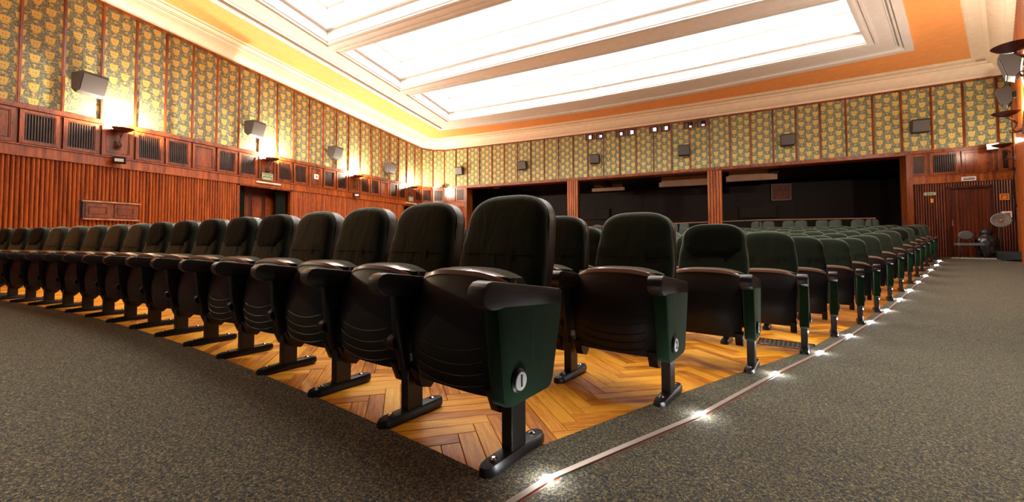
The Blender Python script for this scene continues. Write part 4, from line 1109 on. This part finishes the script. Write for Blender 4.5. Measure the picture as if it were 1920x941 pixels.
for x in (-.28, .28):
    m = MB(); m.lathe([(.005, -.012), (.035, -.012), (.035, .012), (.005, .012)], 14, Matrix.Translation((x, -.17, .037)) @ Matrix.Rotation(pi/2, 4, 'X')); m.build('wheel', M_CHROME, t)
# cables on the right wall
for k, (s, z) in enumerate(((7.6, 3.9), (1.9, 2.6))):
    p = CR+DR*s; m = MB(); pts = []
    for i in range(12):
        f = i/11; q = p+DR*(.5*f if k == 0 else -.3*f); off = nr*(.03+.05*sin(f*pi)); pts.append((q.x+off.x, q.y+off.y, z-(.9 if k == 0 else 1.0)*f))
    m.tube(pts, .012, 6); tag(m.build('cable', M_FLOOD if k == 0 else M_METAL), ['white cable hanging on the right wall below the largest uplighter', 'dark cable hanging on the right wall in the back corner'][k], 'cable')

# ------------------------------------------------------------------ raised seats and rail in the alcove
zb = .56
m = MB(); m.box((-.8, 19.95, .21), (9.6, 2.35, .25)); o = m.build('floor_alcove', M_ALC); o['kind'] = 'structure'
rail = thing('handrail', 'thin brown handrail running in front of the alcove seats', 'handrail', (0, 0, 0))
m = MB(); m.tube([(-7.2, 18.3, 1.30), (-2, 18.25, 1.42), (2.9, 18.0, 1.53), (6.3, 17.55, 1.50)], .024, 8); m.build('rail', plain('rail_brown', (.30, .15, .08), .4), rail, smooth=60)
for x, y, z in ((-7, 18.3, 1.30), (-2, 18.25, 1.42), (2.9, 18.0, 1.53), (6.2, 17.57, 1.50)):
    m = MB(); m.tube([(x, y, z), (x, y, .455)], .018, 8); m.build('baluster', M_METAL, rail)
def mini_seat():
    t = thing('alcove_seat', 'x', 'seat', (0, 0, 0), 0, 'pale grey seats behind the handrail')
    m = MB(); ol = back_outline(.16, .20, .19, .42, .12); n = len(ol); vs = []
    for d, k in ((0, 1), (-.05, 1), (-.07, .85), (-.075, .4)):
        for x, s in ol: vs.append((x*k, d, .62+.2+(s-.2)*k))
    m.add(vs, [(k*n+i, k*n+(i+1) % n, (k+1)*n+(i+1) % n, (k+1)*n+i) for k in range(3) for i in range(n)]+[tuple(range(n))[::-1], tuple(range(3*n, 4*n))]); m.build('backrest', plain('alcove_seat_grey', (.10, .12, .11), .8), t, smooth=60)
    m = MB(); m.box((0, -.17, .56), (.19, .18, .035)); m.build('seat', M_GREY, t, bevel=.01)
    m = MB(); m.box((0, -.1, .28), (.03, .05, .26)); m.build('post', M_METAL, t)
    return t
ms = mini_seat(); kk = 0
xs = [3.05+.47*i+(.10 if i % 2 else 0) for i in range(8)]
xs2 = [-8.2+.52*i for i in range(14) if not (-4.8 < -8.2+.52*i < -3.9)]
ymap = lambda x: 19.15-.06*(x+8)
allx = [(x, 'right') for x in (2.9, 3.3, 3.95, 4.35, 5.0, 5.4, 6.05, 6.45)]+[(x, 'mid') for x in (-3.5, -3.05, -2.4, -1.95, -1.3, -.85, -.2, .25)]
for i, (x, part) in enumerate(allx):
    t = ms if i == 0 else copy_tree(ms)
    t.location = (x, ymap(x), zb-.10); j = i % 8
    t['label'] = 'pale grey seat back behind the handrail, %s from the left %s' % (ordinal(j), 'right of the right pillar' if part == 'right' else 'between the pillars')
